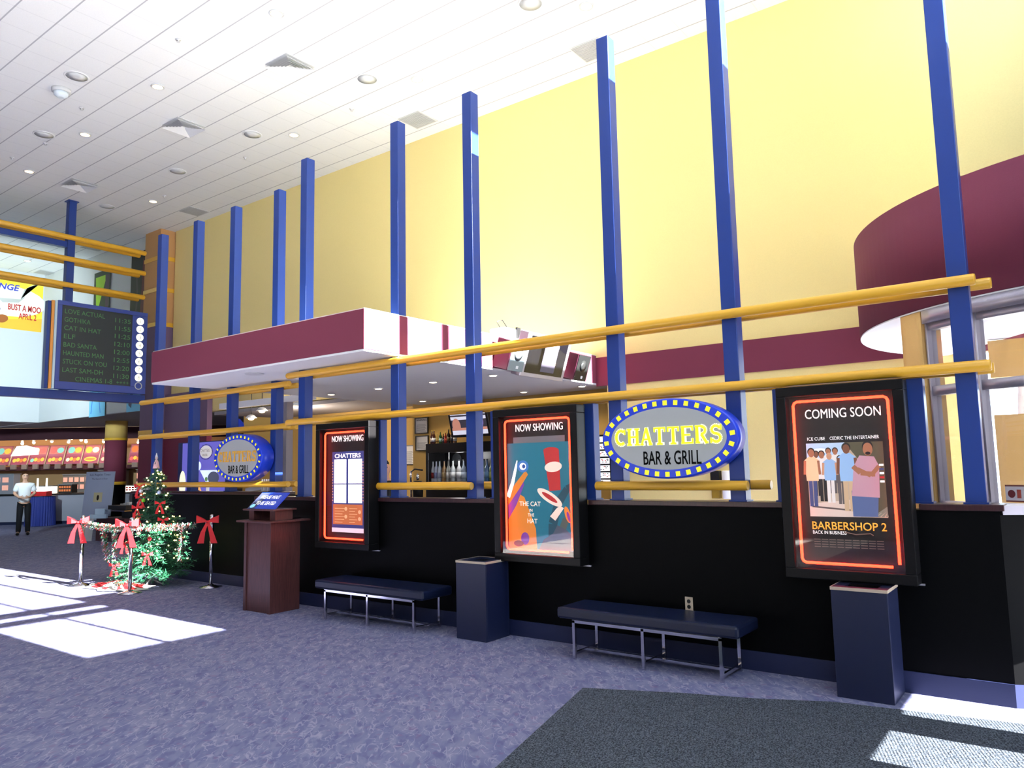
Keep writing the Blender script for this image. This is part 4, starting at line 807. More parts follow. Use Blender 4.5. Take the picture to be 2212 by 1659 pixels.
# ------------------------------------------------------------------ hanging showtime frame on the left
MX = -19.0
def post2(y, label):
    t = thing('post', label, 'post', (MX, y, 3.66), group='posts of the hanging showtime frame'); MB().box(MX-.17, MX, y-.085, y+.085, 3.665, ZC-.002).build('shaft', M['blue'], t, .008); MB().box(MX-.2, MX+.03, y-.12, y+.12, ZC-.022, ZC-.002).build('mounting_plate', M['blue'], t)
post2(7.83, 'blue post carrying the hanging showtime board, meeting the ceiling at left'); post2(3.6, 'blue post of the hanging frame outside the left edge')
for z, n in ((7.33, 'top'), (6.8, 'second'), (6.17, 'third')):
    for x, s_ in ((MX+.065, 'front'), (MX-.235, 'rear')):
        b = MB(); b.tube([(x, 3.2, z), (x, 9.58, z), (x, 9.6, z)], [.062, .062, .05], 16); tag(b.build('rail', M['yrail']), '%s yellow rail of the hanging showtime frame, %s pipe' % (n, s_), 'rail', 'rails of the hanging frame')
tag(MB().box(MX-.16, MX-.01, 3.69, 7.74, 7.1, 7.24).build('beam', M['blue'], None, .006), 'blue beam under the top yellow rail of the hanging frame', 'beam')
tag(MB().box(MX-.2, MX+.03, 3.2, 9.72, 3.45, 3.655).build('beam', M['blue'], None, .006), 'long blue beam under the showtime board', 'beam')
t = thing('showtime_board', 'dark showtime board with green dot lettering hanging in a blue frame', 'sign', (MX+.1, 8.5, 3.66))
BX = MX+.24
b = MB(); b.box(MX+.04, BX, 7.5, 9.62, 3.66, 3.84); b.box(MX+.04, BX, 7.5, 9.62, 5.64, 5.74); b.box(MX+.04, BX, 7.5, 7.6, 3.84, 5.64); b.box(MX+.04, BX, 9.24, 9.62, 3.84, 5.64); b.build('cabinet', mat('marquee_blue', (52, 72, 150), .35), t, .01)
MB().box(MX+.05, BX-.02, 7.6, 9.24, 3.84, 5.64).build('screen', mat('marquee_screen', (44, 52, 60), .35, spec=.4), t)
MB().box(MX+.05, BX-.03, 7.38, 7.44, 3.66, 5.72).build('side_panel', mat('side_orange', (224, 150, 70), .4), t); MB().box(MX+.04, BX-.05, 7.3, 7.37, 3.66, 5.7).build('side_panel', M['blue'], t); MB().box(MX+.05, BX-.01, 7.445, 7.495, 3.66, 5.72).build('side_panel', mat('side_pale', (190, 214, 226), .3), t)
LED = mat('green_dot_lettering', (70, 124, 76), .6, emit=.06)
RW = [('LOVE ACTUAL', '11:35'), ('GOTHIKA', '11:55'), ('CAT IN HAT', '11:25'), ('ELF', '12:10'), ('BAD SANTA', '12:00'), ('HAUNTED MAN', '12:55'), ('STUCK ON YOU', '12:20'), ('LAST SAM-DH', '11:30')]
for i, (a_, b_) in enumerate(RW):
    z = 5.45-i*.198; text(a_, (BX-.018, 7.66, z), '+x', .115, len(a_)*.083, LED, t, depth=0, align='L'); text(b_, (BX-.018, 9.2, z-.05), '+x', .115, .38, LED, t, depth=0, align='R')
text('CINEMAS 1-8', (BX-.018, 7.95, 5.45-8*.198), '+x', .115, .85, LED, t, depth=0, align='L'); text('++++', (BX-.018, 9.2, 5.45-8*.198), '+x', .1, .3, LED, t, depth=0, align='R')
CG = mat('number_disc_glow', (250, 246, 206), .5, emit=1.0)
for i in range(9):
    z = 5.5-i*.205; b = MB()
    if i < 8:
        b.lathe((BX+.001, 9.43, z), [(.092, 0), (.088, .012)], 24, (1, 0, 0)); b.build('number_disc', CG, t); text(str(i+1), (BX+.014, 9.43, z-.045), '+x', .09, None, mat('number_blue', (70, 84, 150), .6), t, 'number', 0)
    else:
        b.tube([(BX+.01, 9.43+.083*math.cos(2*PI*k/28), z+.083*math.sin(2*PI*k/28)) for k in range(28)], .012, 8, False, True); b.build('disc_ring', M['lightgrey'], t)
# cool flood lamp, added out of view to brighten the far banner wall
fl = thing('added_flood_lamp', 'added cool flood lamp, unseen behind the hanging frame, brightening the far wall', 'lamp', (MX-.5, 5.2, 3.7))
MB().box(MX-.62, MX-.38, 5.0, 5.4, 3.66, 3.86).build('housing', M['dark'], fl, .01); MB().box(MX-.635, MX-.621, 5.03, 5.37, 3.68, 3.84).build('lamp_lens', mat('added_lamp_glow', (210, 240, 255), .4, emit=6), fl); MB().box(MX-.37, MX-.21, 5.15, 5.25, 3.5, 3.7).build('bracket', M['dark'], fl)
l = bpy.data.lights.new('added_flood_beam', 'SPOT'); l.energy = 2600; l.color = (.72, .93, 1); l.spot_size = 1.5; l.spot_blend = .7; l.shadow_soft_size = .12
lo = bpy.data.objects.new('added_flood_beam', l); COL.objects.link(lo); lo.location = (MX-.68, 5.2, 3.8); lo.rotation_euler = Vector((-7.5, 3.2, .9)).to_track_quat('-Z', 'Y').to_euler()
# hung posters
def cloth(name, o_, ax, wd, ht, m, label, cat='banner', polys=None):
    a = Art(o_, ax); a.rect(0, wd, 0, ht, m)
    if polys: polys(a)
    o = a.build(name); tag(o, label, cat); u, v, n = a.u, a.v, a.n; b = MB(); b.prism([a.o-n*.001, a.o+u*wd-n*.001, a.o+u*wd+v*ht-n*.001, a.o+v*ht-n*.001], -n*.004); b.build('backing', m, o); return o
def yb(a):
    a.poly([(0, .0), (3.9, .0), (3.9, .45), (2.9, .3), (1.5, .25), (0, .3)], pm('amber', (240, 190, 60))); a.ell(2.9, .9, 1.1, .5, pm('pale', (246, 246, 226)))
    a.poly([(2.6, .95), (3.25, 1.0), (3.35, 1.35), (3.5, 1.45), (3.8, 1.62), (3.55, 1.5), (3.42, 1.4), (3.35, 1.05), (3.2, .88), (2.75, .82)], pm('horn_grey', (196, 196, 190)))
    a.ell(2.75, .3, .18, .13, pm('rust', (170, 96, 40)), .3); a.ell(2.55, .28, .12, .1, WT); a.ell(2.5, .6, .2, .1, pm('lilac_grey', (150, 140, 170)))
by, bz = 6.42, 6.36
o = cloth('film_banner', (-27.0, by, bz), '+x', 3.9, 1.72, pm('lemon', (250, 226, 60), .12), 'large yellow film banner on the far wall at the left edge', 'banner', yb)
for s_, y, z, h, wd, m, sh in (('RANGE', 9.62, bz+1.25, .2, .95, pm('royal', (60, 70, 190)), .2), ('BUST A MOO', 10.27, bz+.62, .2, .95, pm('brick', (200, 40, 40)), 0), ('APRIL 2', 10.15, bz+.36, .19, .52, pm('brick', (200, 40, 40)), 0)):
    text(s_, (-26.985, y, z), '+x', h, wd, m, o, 'lettering', 0, .02, 'R', sh)
b = MB()
for i in range(16): b.box(-26.992, -26.99, 8.7+i*.075, 8.7+i*.075+.055, bz+1.56, bz+1.59)
b.build('small_print', M['dark'], o)
def p1(a):
    a.poly([(0, 1.6), (.98, 1.6), (.98, 0), (0, 0)], pm('blue_light_wash', (120, 200, 236))); a.poly([(.05, 1.9), (.5, 2.4), (.3, 3.2), (.6, 3.8), (.8, 4.2), (.1, 4.2), (.2, 3.0)], pm('lime', (150, 200, 40))); a.poly([(.5, 2.0), (.95, 2.2), (.95, 4.2), (.7, 4.2), (.75, 3.2)], pm('plum', (60, 40, 70)))  # bluish foot: bright light over the print, painted in as colour
    a.strip([(.15, 1.5), (.2, .6), (.12, .1)], .05, pm('ocean', (60, 130, 220))); a.strip([(.6, 1.5), (.55, .7), (.7, .1)], .04, pm('ocean', (60, 130, 220))); a.strip([(.5, 1.7), (.4, 1.3), (.8, 1.0)], .05, pm('lime', (150, 200, 40)))
cloth('film_banner', (-23.4, 10.33, 3.36), '-y', 1.0, 4.35, pm('forest', (26, 50, 40)), 'tall narrow banner with lime green shapes and a foot coloured as blown out by bluish light on the far side wall', 'banner', p1)
def p2(a):
    a.rect(0, .86, 0, .9, pm('blue_light_wash', (120, 200, 236))); a.poly([(.1, .2), (.3, .9), (.42, .9), (.26, .1)], pm('navy_ink', (20, 30, 80))); a.poly([(.5, 1.4), (.8, 1.2), (.8, 3.9), (.66, 4.3)], pm('crimson', (96, 16, 30))); a.strip([(.2, 2), (.4, 3.2), (.3, 4)], .08, pm('smoke', (60, 54, 60)))  # foot rectangle paints the same bluish light onto this banner
cloth('film_banner', (-21.16, 10.33, 3.38), '-y', .86, 4.5, pm('soot', (22, 20, 26)), 'tall dark film banner just left of the pillar', 'banner', p2)

# ------------------------------------------------------------------ concession stand at the far left
CU, CV = Vector((.77, .638, 0)), Vector((-.638, .77, 0)); CO0 = Vector((-28.5, 12.1, 0))
def cp(a, d, z): return CO0+CU*a+CV*d+Vector((0, 0, z))
CAX = (CU, Vector((0, 0, 1)), -CV)
def CW(b): b.v = [cp(*p) for p in b.v]; return b
def cbox(*q): return CW(MB().box(*q))
struct('wall_concession', cbox(-9, 6, 4.2, 4.35, 0, 3.4), mat('warm_tan_paint', (216, 170, 120), .8)); struct('trim_11', cbox(-9, 6, .75, .85, 2.98, 3.4), M['darkbrown'])
t = thing('concession_counter', 'long grey concession counter with dark top behind the standing man', 'counter', cp(0, .3, 0)); cbox(-8, 5, 0, .55, 0.1, 1.0).build('front', mat('counter_grey', (150, 150, 164), .6), t); cbox(-8, 5, -.05, .6, 1.001, 1.05).build('worktop', M['dark'], t); cbox(-8, 5, .03, .5, 0, .1).build('plinth', M['navy'], t)
t = thing('back_counter', 'dark equipment counter along the concession back wall', 'counter', cp(0, 3.6, 0)); cbox(-8, 5, 3.1, 4.19, 0, 1.0).build('body', mat('steel_grey', (96, 92, 96), .5), t)
t = thing('drink_shelf', 'dark shelf with cup dispensers under the lit menu boards', 'shelf', cp(-1, 3.3, 1.95)); cbox(-7, 4.5, 3.0, 4.19, 1.9, 2.05).build('board', M['darkbrown'], t)
b = MB()
for i in range(26): b.box(-6.8+i*.42, -6.6+i*.42, 2.9, 2.99, 1.95, 2.13)
CW(b).build('fringe', mat('fringe_grey', (120, 110, 110), .7), t)
MBD = mat('menu_board_mauve', (150, 80, 110), .6, emit=.12)
FD = [pm('food_red', (235, 90, 90), .35), pm('food_teal', (110, 180, 180), .35), pm('food_amber', (240, 170, 70), .35), pm('food_cream', (250, 226, 190), .35), pm('food_brown', (200, 110, 60), .35), pm('food_pink', (240, 170, 150), .35)]
ND = ['red and teal drinks above orange snacks', 'golden snacks above two rolls', 'cream bowl and chips above a hot dog', 'pink pictures partly behind the round column', 'teal cup and snacks right of the round column', 'small bottles above tumblers', 'red-edged panel left of the glowing white sheet', 'pale panel at the left edge']
for i, (a0, n_) in enumerate(((-2.74, 0), (-2.05, 1), (-1.37, 2), (-.69, 3), (.42, 4), (-3.42, 5), (-4.1, 6), (-4.78, 7))):
    t = thing('menu_board', 'lit concession menu board with '+ND[n_], 'menu board', cp(a0+.32, 3.4, 2.15), group='concession menu boards')
    b = MB(); b.prism([(a0, 3.3, 2.14), (a0+.62, 3.3, 2.14), (a0+.62, 3.6, 2.88), (a0, 3.6, 2.88)], (0, .04, -.02)); CW(b).build('panel', MBD, t)
    tl = (CU, Vector((0, 0, 1))*.927+CV*.375, -CV*.927+Vector((0, 0, .375))); A_ = Art(cp(a0, 3.299, 2.14)+tl[2]*.004, tl)
    A_.rect(.03, .59, .03, .34, pm('menu_plum', (140, 66, 90), .15)); A_.rect(.03, .59, .42, .76, pm('menu_mauve', (176, 110, 110), .2))
    c1, c2, c3 = FD[n_ % 6], FD[(n_+1) % 6], FD[(n_+2) % 6]
    A_.ell(.18, .58, .13, .14, c1); A_.ell(.44, .58, .13, .12, c2)
    if n_ == 2: A_.ell(.31, .18, .24, .1, FD[2]); A_.ell(.31, .18, .2, .04, FD[4])
    else:
        for k in range(4): A_.ell(.12+.13*k, .17+.03*(k % 2), .07, .08, (c3, FD[2], FD[4], FD[2])[k])
    A_.build('picture', t); b = MB(); b.tube([(a0+.655, 3.26, 2.1), (a0+.655, 3.56, 2.85)], .022, 8); CW(b).build('divider_rod', M['brass'], t)
PS_ = ['above the menu board with bottles', 'above the gap beside the bottles board', 'above the red and teal menu board', 'above the golden snacks board', 'above the hot dog board', 'left of the round column', 'right of the round column', 'high on the tan strip, first', 'high on the tan strip, second', 'above the white sheet']
for i, (a, z) in enumerate(((-3.06, 2.96), (-2.38, 3.0), (-2.6, 3.1), (-1.74, 2.96), (-1.07, 2.96), (-.39, 2.95), (.94, 2.9), (-1.62, 3.1), (-1.26, 3.03), (-3.5, 2.93))):
    p = cp(a, 3.0, z+.03); t = thing('spotlight', 'small glowing concession spotlight '+PS_[i], 'spotlight', p, group='concession spotlights')
    MB().lathe(p, [(.05, .12), (.06, .02), (.05, 0)], 12).build('housing', M['lightgrey'], t); MB().ball(p-Vector((0, 0, .01)), .055, 10).build('lamp', M['lamp'], t); MB().tube([p+Vector((0, 0, .11)), (p.x, p.y, 3.42)], .008, 6).build('stem', M['dark'], t)
for a in (-5.5, -3.2, -1, 1.5):
    l = bpy.data.lights.new('concession_glow', 'POINT'); l.energy = 40; l.color = (1, .78, .55); l.shadow_soft_size = .15; lo = bpy.data.objects.new('concession_glow', l); COL.objects.link(lo); lo.location = cp(a, 2.4, 2.85)
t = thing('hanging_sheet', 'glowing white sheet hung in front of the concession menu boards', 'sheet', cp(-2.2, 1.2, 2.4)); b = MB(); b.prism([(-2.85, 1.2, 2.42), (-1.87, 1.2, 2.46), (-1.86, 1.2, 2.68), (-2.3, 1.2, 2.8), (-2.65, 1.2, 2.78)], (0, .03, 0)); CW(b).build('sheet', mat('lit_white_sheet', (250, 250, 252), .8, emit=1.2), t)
# equipment on the counters
EQ = [('popcorn_display', -1.37, -.72, .1, .45, 1.06, 1.3, (245, 236, 220), 2.0, 'glowing snack display on the counter beside the blue skirted table'), ('popcorn_display', 1.7, 2.25, .1, .45, 1.06, 1.26, (245, 236, 220), 2.0, 'glowing snack display seen right of the round column'),
      ('candy_case', -3.6, -2.05, .1, .5, 1.06, 1.75, (140, 140, 150), 0, 'glass candy case with bright strip at the left edge behind the man'), ('snack_shelf', -.55, .35, 3.0, 3.6, 1.01, 1.84, (120, 90, 84), 0, 'rack of packets on the back counter left of the newspaper sign'), ('drink_machine', -1.9, -.75, 3.0, 3.7, 1.01, 1.7, (120, 116, 114), 0, 'grey drink machine on the back counter'), ('microwave', -.5, -.05, .1, .5, 1.06, 1.35, (20, 18, 20), 0, 'black box monitor on the concession counter'), ('drink_machine', .9, 1.6, 3.0, 3.7, 1.01, 1.84, (84, 66, 60), 0, 'brown machine on the back counter right of the round column')]
for n_, a0, a1, d0, d1, z0, z1, c, e, l in EQ:
    t = thing(n_, l, n_.split('_')[-1], cp((a0+a1)/2, (d0+d1)/2, z0)); cbox(a0, a1, d0, d1, z0, z1).build('body', mat('%s_%d' % (n_, int(a0*10)), c, .5, emit=e), t, .01)
    b = MB()
    for k in range(5):
        w_ = (a1-a0)/5.4; b.box(a0+.03+k*w_, a0+.03+k*w_+w_*.7, d0-.02, d0-.001, z0+(z1-z0)*.2, z0+(z1-z0)*.45); b.box(a0+.03+k*w_, a0+.03+k*w_+w_*.7, d0-.02, d0-.001, z0+(z1-z0)*.6, z0+(z1-z0)*.85)
    CW(b).build('contents', [FD[4], FD[5], M['grey']][len(n_) % 3] if e == 0 else M['red'], t)
    cbox(a0-.02, a1+.02, d0-.02, d1+.02, z1+.001, z1+.03).build('top', M['grey'], t)
t = thing('skirted_table', 'round table with pleated dark blue skirt beside the standing man', 'table', cp(-.52, -.9, 0)); b = MB(); N = 72; ra = b.add([cp(-.52+(.44+.025*(i % 2))*math.cos(2*PI*i/N), -.9+(.44+.025*(i % 2))*math.sin(2*PI*i/N), .01) for i in range(N)]); rb_ = b.add([cp(-.52+(.41+.01*(i % 2))*math.cos(2*PI*i/N), -.9+(.41+.01*(i % 2))*math.sin(2*PI*i/N), .98) for i in range(N)])
for i in range(N): j = (i+1) % N; b.face([ra+i, ra+j, rb_+j, rb_+i])
b.build('skirt', mat('deep_blue_cloth', (34, 48, 130), .7), t); MB().lathe(cp(-.52, -.9, .981), [(.43, 0), (.43, .02)], 32).build('tabletop', M['navy'], t)
t = thing('snack_warmer', 'lit snack warmer on the blue skirted table', 'warmer', cp(-.55, -.9, 1.0)); cbox(-.85, -.25, -1.1, -.75, 1.002, 1.16).build('body', M['red'], t); cbox(-.84, -.26, -1.12, -.74, 1.161, 1.3).build('light_box', mat('warmer_glow', (250, 246, 250), .5, emit=2.5), t)
for a in (-.65, -.35): b = MB(); b.tube([(a, -.92, 1.301), (a, -.92, 1.6)], .03, 10); CW(b).build('tube', mat('tube_glow', (244, 236, 214), .5, emit=.8), t)
# round column
c = thing('column', 'round column with tan, yellow and burgundy bands in front of the concession stand', 'column', cp(2.4, -2, 0)); c['kind'] = 'structure'; p = cp(2.4, -2, 0)
for z0, z1, r, m, n_ in ((0, 1.34, .33, 'black', 'base'), (1.34, 1.44, .345, 'yrail', 'band'), (1.44, 2.78, .33, 'burg', 'shaft'), (2.78, 2.86, .345, 'yrail', 'band'), (2.86, 3.42, .33, 'tan', 'upper_shaft')): MB().lathe(p+Vector((0, 0, z0)), [(r, 0), (r, z1-z0)], 32).build(n_, M[m], c)
# newspaper kiosk
kx, ky = -19.55, 9.6
t = thing('newspaper_kiosk', 'dark kiosk with a tray of papers beside the grey newspaper sign', 'kiosk', (kx, ky, 0)); MB().box(-20.3, -18.85, 9.25, 10.0, 0, .58).build('body', M['darkbrown'], t); MB().box(-19.7, -18.8, 9.25, 10.0, .8, .9).build('tray', M['dark'], t); MB().box(-19.5, -19.0, 9.5, 9.8, .58, .8).build('neck', M['dark'], t); MB().box(-19.74, -18.76, 9.2, 10.05, .76, .79).build('rim', M['chrome'], t)
random.seed(5); ST_ = [pm('paper_%d' % i, (226-i*14, 224-i*12, 222-i*10)) for i in range(3)]
for i in range(5):
    x = -19.6+i*.17; tag(MB().box(x, x+.14, 9.5, 9.8, .902, .93+.02*(i % 3)).build('paper_stack', ST_[i % 3]), ORD[i]+' small stack of papers from the left on the kiosk tray', 'papers', 'paper stacks on the kiosk')
fk = (Vector((.8, .6, 0)), Vector((.03, .06, 1)).normalized(), Vector((.6, -.8, 0))); t = thing('newspaper_sign', 'tall grey newspaper sign board standing left of the kiosk', 'sign', (-20.2, 9.05, 0)); b = MB(); xbox(b, (-20.45, 8.95, .62), fk, 0, .72, 0, 1.13, -.04, 0); b.build('board', mat('sign_board_grey', (150, 164, 190), .6), t); b = MB(); xbox(b, (-20.45, 8.95, 0), fk, .05, .25, 0, .7, -.06, -.041); b.build('stand', M['lightgrey'], t)
g = Art(Vector((-20.45, 8.95, .62))+fk[2]*.002, fk); g.rect(.25, .47, .36, .6, pm('pale_gold', (180, 176, 140))); g.ell(.36, .47, .03, .07, pm('ink', (14, 13, 14))); g.build('picture', t)
o_ = Vector((-20.45, 8.95, .62))+fk[2]*.003; INK = mat('sign_ink', (40, 50, 74), .7); text('Los Angeles Times', o_+fk[0]*.36+fk[1]*1.03, fk, .05, .52, INK, t, depth=0); text('The Search Is Over', o_+fk[0]*.36+fk[1]*.93, fk, .04, .4, INK, t, depth=0)
t = thing('leaflet_box', 'pale blue leaflet holder in front of the newspaper sign', 'box', (-19.75, 8.95, .6)); b = MB(); xbox(b, (-20.0, 9.0, .585), fk, .0, .42, 0, .1, .03, .12); xbox(b, (-20.0, 9.0, .585), fk, .1, .34, .1, .24, .03, .08); b.build('tray', mat('ice_acrylic', (180, 206, 226), .3), t)

# ------------------------------------------------------------------ Christmas tree
TX, TY = -11.3, 6.0
t = thing('christmas_tree', 'artificial green Christmas tree standing by the left counter', 'tree', (TX, TY, 0)); random.seed(11)
b = MB(); LEAF = []
def needle(p, d, L, w_):
    s_ = d.cross(Vector((random.uniform(-1, 1), random.uniform(-1, 1), random.uniform(-1, 1)))).normalized()*w_; b.poly([p-s_*.5, p+s_*.5, p+d*L+s_*.3, p+d*L-s_*.3])
z = .2; BRN = []
while z < 1.72:
    R = .64*(1-(z-.1)/1.74)**.85; n = max(5, int(19*(1-z/2.0)))
    for k in range(n):
        th = random.uniform(0, 2*PI); L = R*random.uniform(.72, 1.08); base = Vector((TX, TY, z+random.uniform(-.04, .04))); d = Vector((math.cos(th), math.sin(th), random.uniform(-.22, .1))).normalized(); e = base+d*L
        if e.y > 6.46: L *= max(.3, (6.46-base.y)/max(.01, (e.y-base.y)))
        BRN.append((base, d, L)); m_ = max(6, int(L*44))
        for i in range(m_):
            q = base+d*(L*(i+.5)/m_)+Vector((0, 0, -.03*(i/m_)**2))
            for _ in range(3): dd = (d*.7+Vector((random.uniform(-1, 1), random.uniform(-1, 1), random.uniform(-.7, .7)))*.75).normalized(); needle(q, dd, random.uniform(.045, .085), .011)
    z += .062
for i in range(60): q = Vector((TX, TY, 1.6+.2*random.random())); needle(q, Vector((random.uniform(-.5, .5), random.uniform(-.5, .5), 1)).normalized(), .1, .011)
b.build('foliage', mat('pine_green', (34, 92, 62), .5, var=.3, bscale=9), t)
MB().tube([(TX, TY, .03), (TX, TY, .9), (TX, TY, 1.75)], [.022, .018, .008], 10).build('trunk', mat('trunk_green', (70, 110, 100), .4), t)
for k in range(4): th = k*PI/2+.4; MB().tube([(TX, TY, .09), (TX+.2*math.cos(th), TY+.2*math.sin(th), .012)], .011, 8).build('stand_leg', M['grey'], t)
ls = thing('string_lights', 'string of small warm white lights wound over the Christmas tree', 'lights', (TX, TY, .2)); bb = MB().ball((0, 0, 0), .0105, 8); first = None
BW = mat('fairy_light_glow', (255, 236, 170), .4, emit=7, ec=(255, 226, 140)); xtra = MB()
def surf(z0, z1, front=False):
    for _ in range(400):
        base, d, L = random.choice(BRN); p = base+d*L*random.uniform(.86, 1.02)
        if z0 <= p.z <= z1 and (not front or (d.y < .25 or d.x > .3)) and p.y < 6.55: return p
    return p
for i in range(165):
    p = surf(.35, 1.75, True)
    if i < 100:
        if first is None: o = first = bb.build('bulb', BW, ls, local=True)
        else: o = first.copy(); COL.objects.link(o); o.parent = ls
        o.location = p-Vector((TX, TY, .2))
    else: xtra.ball(p, .0105, 8)
o = xtra.build('bulbs', BW, ls); o['kind'] = 'stuff'
P = [Vector((TX+.5*(1-k/300)*math.cos(k*.2), min(6.5, TY+.5*(1-k/300)*math.sin(k*.2)), .35+1.35*k/300)) for k in range(300)]; MB().tube(P, .0035, 5, False).build('wire', mat('wire_green', (20, 56, 40), .5), ls)
def bow_mesh(b, c, s_, u, tails=True):
    c = Vector(c); u = Vector(u).normalized(); n = Vector((0, 0, 1)).cross(u).normalized(); zz = Vector((0, 0, 1))
    def ribbon(P_, W0):
        for (p, w0), (q, w1) in zip(P_, P_[1:]): b.poly([p+zz*w0, p-zz*w0, q-zz*w1, q+zz*w1])
    for e in (-1, 1):
        ribbon([(c-n*.02*s_, .02*s_), (c+u*e*.25*s_-n*.12*s_+zz*.06*s_, .1*s_), (c+u*e*.5*s_-n*.02*s_+zz*.1*s_, .17*s_), (c+u*e*.48*s_+n*.06*s_+zz*.1*s_, .17*s_), (c+u*e*.22*s_+n*.08*s_+zz*.05*s_, .09*s_), (c+n*.02*s_, .02*s_)], 0)
        if tails:
            for (p0, w0), (p1_, w1) in (((c, .05), (c+u*e*.18*s_-zz*.45*s_-n*.05*s_, .1)), ((c+u*e*.18*s_-zz*.45*s_-n*.05*s_, .1), (c+u*e*.3*s_-zz*.95*s_, .15))):
                b.poly([p0-u*w0*s_, p0+u*w0*s_, p1_+u*w1*s_, p1_-u*w1*s_])
    b.ball(c-n*.02*s_, .06*s_, 8); return b
BP = [('left of the treetop', -11.6, 1.47), ('upper left, at the big red cluster', -11.5, 1.3), ('upper middle', -11.3, 1.16), ('left edge at mid height', -11.62, 1.03), ('left of centre, above the garland', -11.45, .86), ('right side near the top', -10.98, 1.22), ('right side at mid height', -10.88, .98), ('centre, below the garland', -11.3, .66), ('lower right', -10.9, .5), ('lower left, near the skirt', -11.4, .34)]
for l, x, z in BP:
    R = .64*(1-(z-.1)/1.74)**.85; y = TY-math.sqrt(max(.01, R*R-(x-TX)**2))*.95; tag(bow_mesh(MB(), (x, y, z), .16, (.8, .6, 0)).build('bow', M['red']), 'small red bow on the Christmas tree, '+l, 'bow', 'red bows on the tree')
for i, (x, z, c) in enumerate(((-11.55, 1.4, (214, 222, 240)), (-11.6, 1.22, (220, 226, 244)), (-11.02, 1.38, (190, 206, 236)), (-11.48, 1.34, (230, 60, 60)), (-11.22, 1.27, (110, 190, 40)), (-11.1, .8, (150, 130, 110)), (-11.5, .62, (210, 40, 44)), (-10.95, .72, (200, 40, 50)))):
    R = .64*(1-(z-.1)/1.74)**.85; y = TY-math.sqrt(max(.01, R*R-(x-TX)**2))*.95; t2 = thing('bauble', 'x', 'ornament', (x, y, z), group='baubles on the tree')
    t2['label'] = ['pale silver bauble high on the left of the tree', 'pale silver bauble left beside the red bow cluster', 'blue-silver bauble high on the right of the tree', 'red bauble beside the upper silver bauble', 'lime green ornament near the middle of the upper tree', 'brown bauble right of centre on the tree', 'red bauble low on the left of the tree', 'red bauble on the right below the garland'][i]
    MB().ball((x, y, z), .03, 12).build('ball', mat('bauble_%d_%d' % (c[0], c[1]), c, .12, .3), t2); MB().lathe((x, y, z+.028), [(.009, 0), (.009, .012)], 8).build('cap', M['brass'], t2)
t = thing('tree_topper', 'pale figure-shaped topper on the Christmas tree', 'ornament', (TX, TY, 1.74)); MB().lathe((TX, TY, 1.74), [(.05, 0), (.03, .1), (.012, .14)], 12).build('gown', mat('topper_pink', (240, 190, 190), .5), t); MB().ball((TX, TY, 1.9), .022, 10).build('head', mat('topper_skin', (236, 206, 190), .5), t); b = MB(); b.lathe((TX, TY, 1.915), [(.02, 0), (.004, .06)], 10); b.build('cap', M['wpaper'], t)
b = MB(); random.seed(4); N = 28; rows = []
for j in range(6): rows.append(b.add([(TX-.28+(.06+.105*j)*math.cos(2*PI*i/N)*(1.15+.1*math.sin(i*2.1)), TY-.36+(.05+.062*j)*math.sin(2*PI*i/N)*(1+.15*math.sin(i*1.7+1)), .012+max(0, .09-.018*j)*(.5+.5*math.sin(i*1.9+j))) for i in range(N)]))
for A_, B_ in zip(rows, rows[1:]):
    for i in range(N): k = (i+1) % N; b.cur = 1 if (i*7 % 5 < 2 or A_ == rows[-2]) else 0; b.face([A_+i, A_+k, B_+k, B_+i], True)
b.cur = 0; b.face([rows[0]+i for i in range(N)])
tag(b.build('tree_skirt', [M['red'], M['wpaper']]), 'crumpled red and white tree skirt on the carpet left of the tree', 'tree skirt')

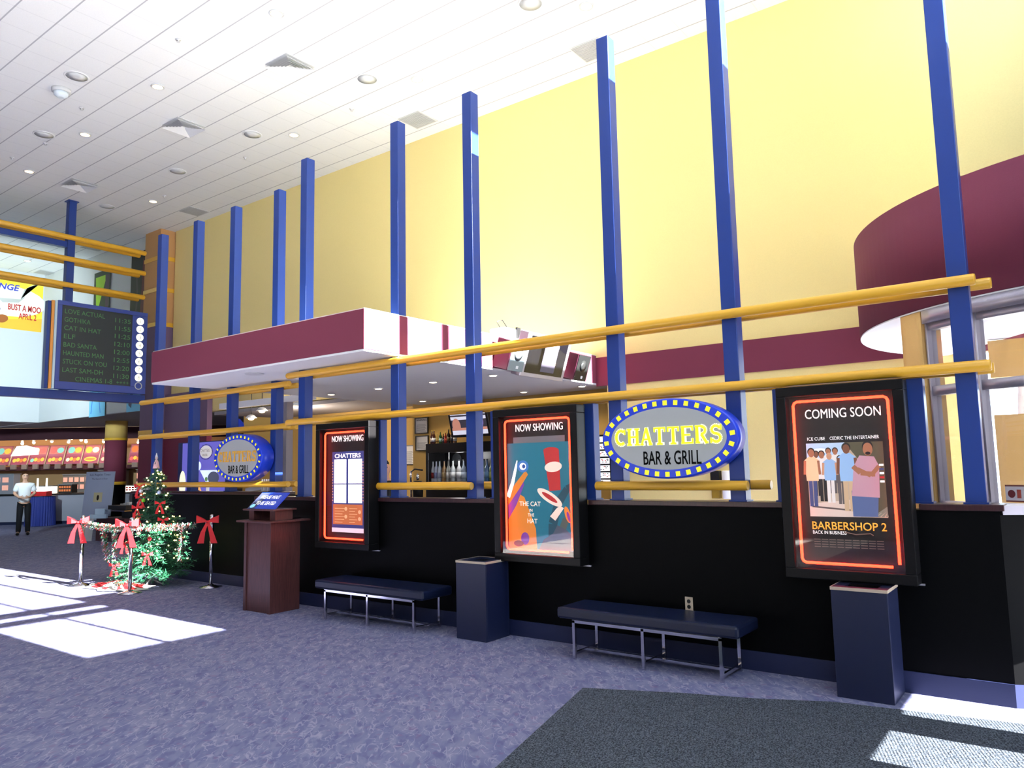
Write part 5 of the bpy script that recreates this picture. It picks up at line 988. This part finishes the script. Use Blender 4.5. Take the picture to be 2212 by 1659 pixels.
# ------------------------------------------------------------------ stanchions, bows, garland
SP_ = [(-12.28, 5.4, 'chrome stanchion left of the tree in the sun patch'), (-10.82, 5.42, 'chrome stanchion in front of the tree'), (-10.29, 6.33, 'chrome stanchion right of the tree by the black wall')]
for x, y, l in SP_:
    t = thing('stanchion', l, 'stanchion', (x, y, 0), group='stanchions around the tree'); MB().lathe((x, y, 0), [(.16, 0), (.16, .012), (.05, .035), (.03, .05)], 28).build('base', M['chrome'], t); MB().lathe((x, y, .051), [(.026, 0), (.026, .93)], 18).build('pole', M['chrome'], t); MB().lathe((x, y, .982), [(.032, 0), (.036, .02), (.028, .06), (.01, .07)], 18).build('cap', M['chrome'], t)
BL = ['large red bow in the sun on the left stanchion', 'large orange-red bow on the front stanchion before the tree', 'large bright red bow on the stanchion by the black wall']
for (x, y, _), l in zip(SP_, BL): tag(bow_mesh(MB(), (x+.0, y-.07, .95), .33, (.8, .6, 0)).build('bow', M['red']), l, 'bow', 'large bows on the stanchions')
def garland(p, q, sag, label, dens=260, wd=.045):
    b = MB(); p, q = Vector(p), Vector(q); ms = [mat('tinsel_green', (60, 130, 90), .35, .3), mat('tinsel_silver', (220, 224, 230), .25, .5), mat('tinsel_red', (200, 50, 50), .35, .2)]
    for i in range(dens):
        s_ = i/dens; c = p.lerp(q, s_)-Vector((0, 0, sag*4*s_*(1-s_))); d = Vector((random.uniform(-1, 1), random.uniform(-1, 1), random.uniform(-1, 1))).normalized(); e = d.cross(Vector((0, .3, 1))).normalized()*.008; b.cur = random.choice((0, 0, 1, 1, 2)); b.poly([c-e, c+e, c+d*wd*1.4+e*.6, c+d*wd*1.4-e*.6])
    tag(b.build('garland', ms), label, 'garland')
random.seed(9)
garland((-12.25, 5.4, .93), (-10.85, 5.42, .9), .03, 'tinsel garland stretched from the left stanchion to the front stanchion', 900); garland((-10.8, 5.44, .92), (-10.42, 6.15, .9), .02, 'tinsel garland stretched from the front stanchion across the tree', 500)
garland((-11.62, 5.4, .86), (-11.5, 5.42, .42), 0, 'tinsel strand hanging from the garland left of the tree', 320); garland((-10.5, 6.0, .88), (-10.52, 5.98, .42), 0, 'tinsel strand hanging at the right side of the tree', 320); garland((-11.25, 5.4, .84), (-11.22, 5.38, .5), 0, 'red tinsel strand hanging beside the front stanchion', 240)
b = MB(); b.box(-10.42, -10.31, 6.3, 6.34, .915, .945); tag(b.build('belt', M['grey']), 'short grey retractable belt at the stanchion by the black wall', 'belt')
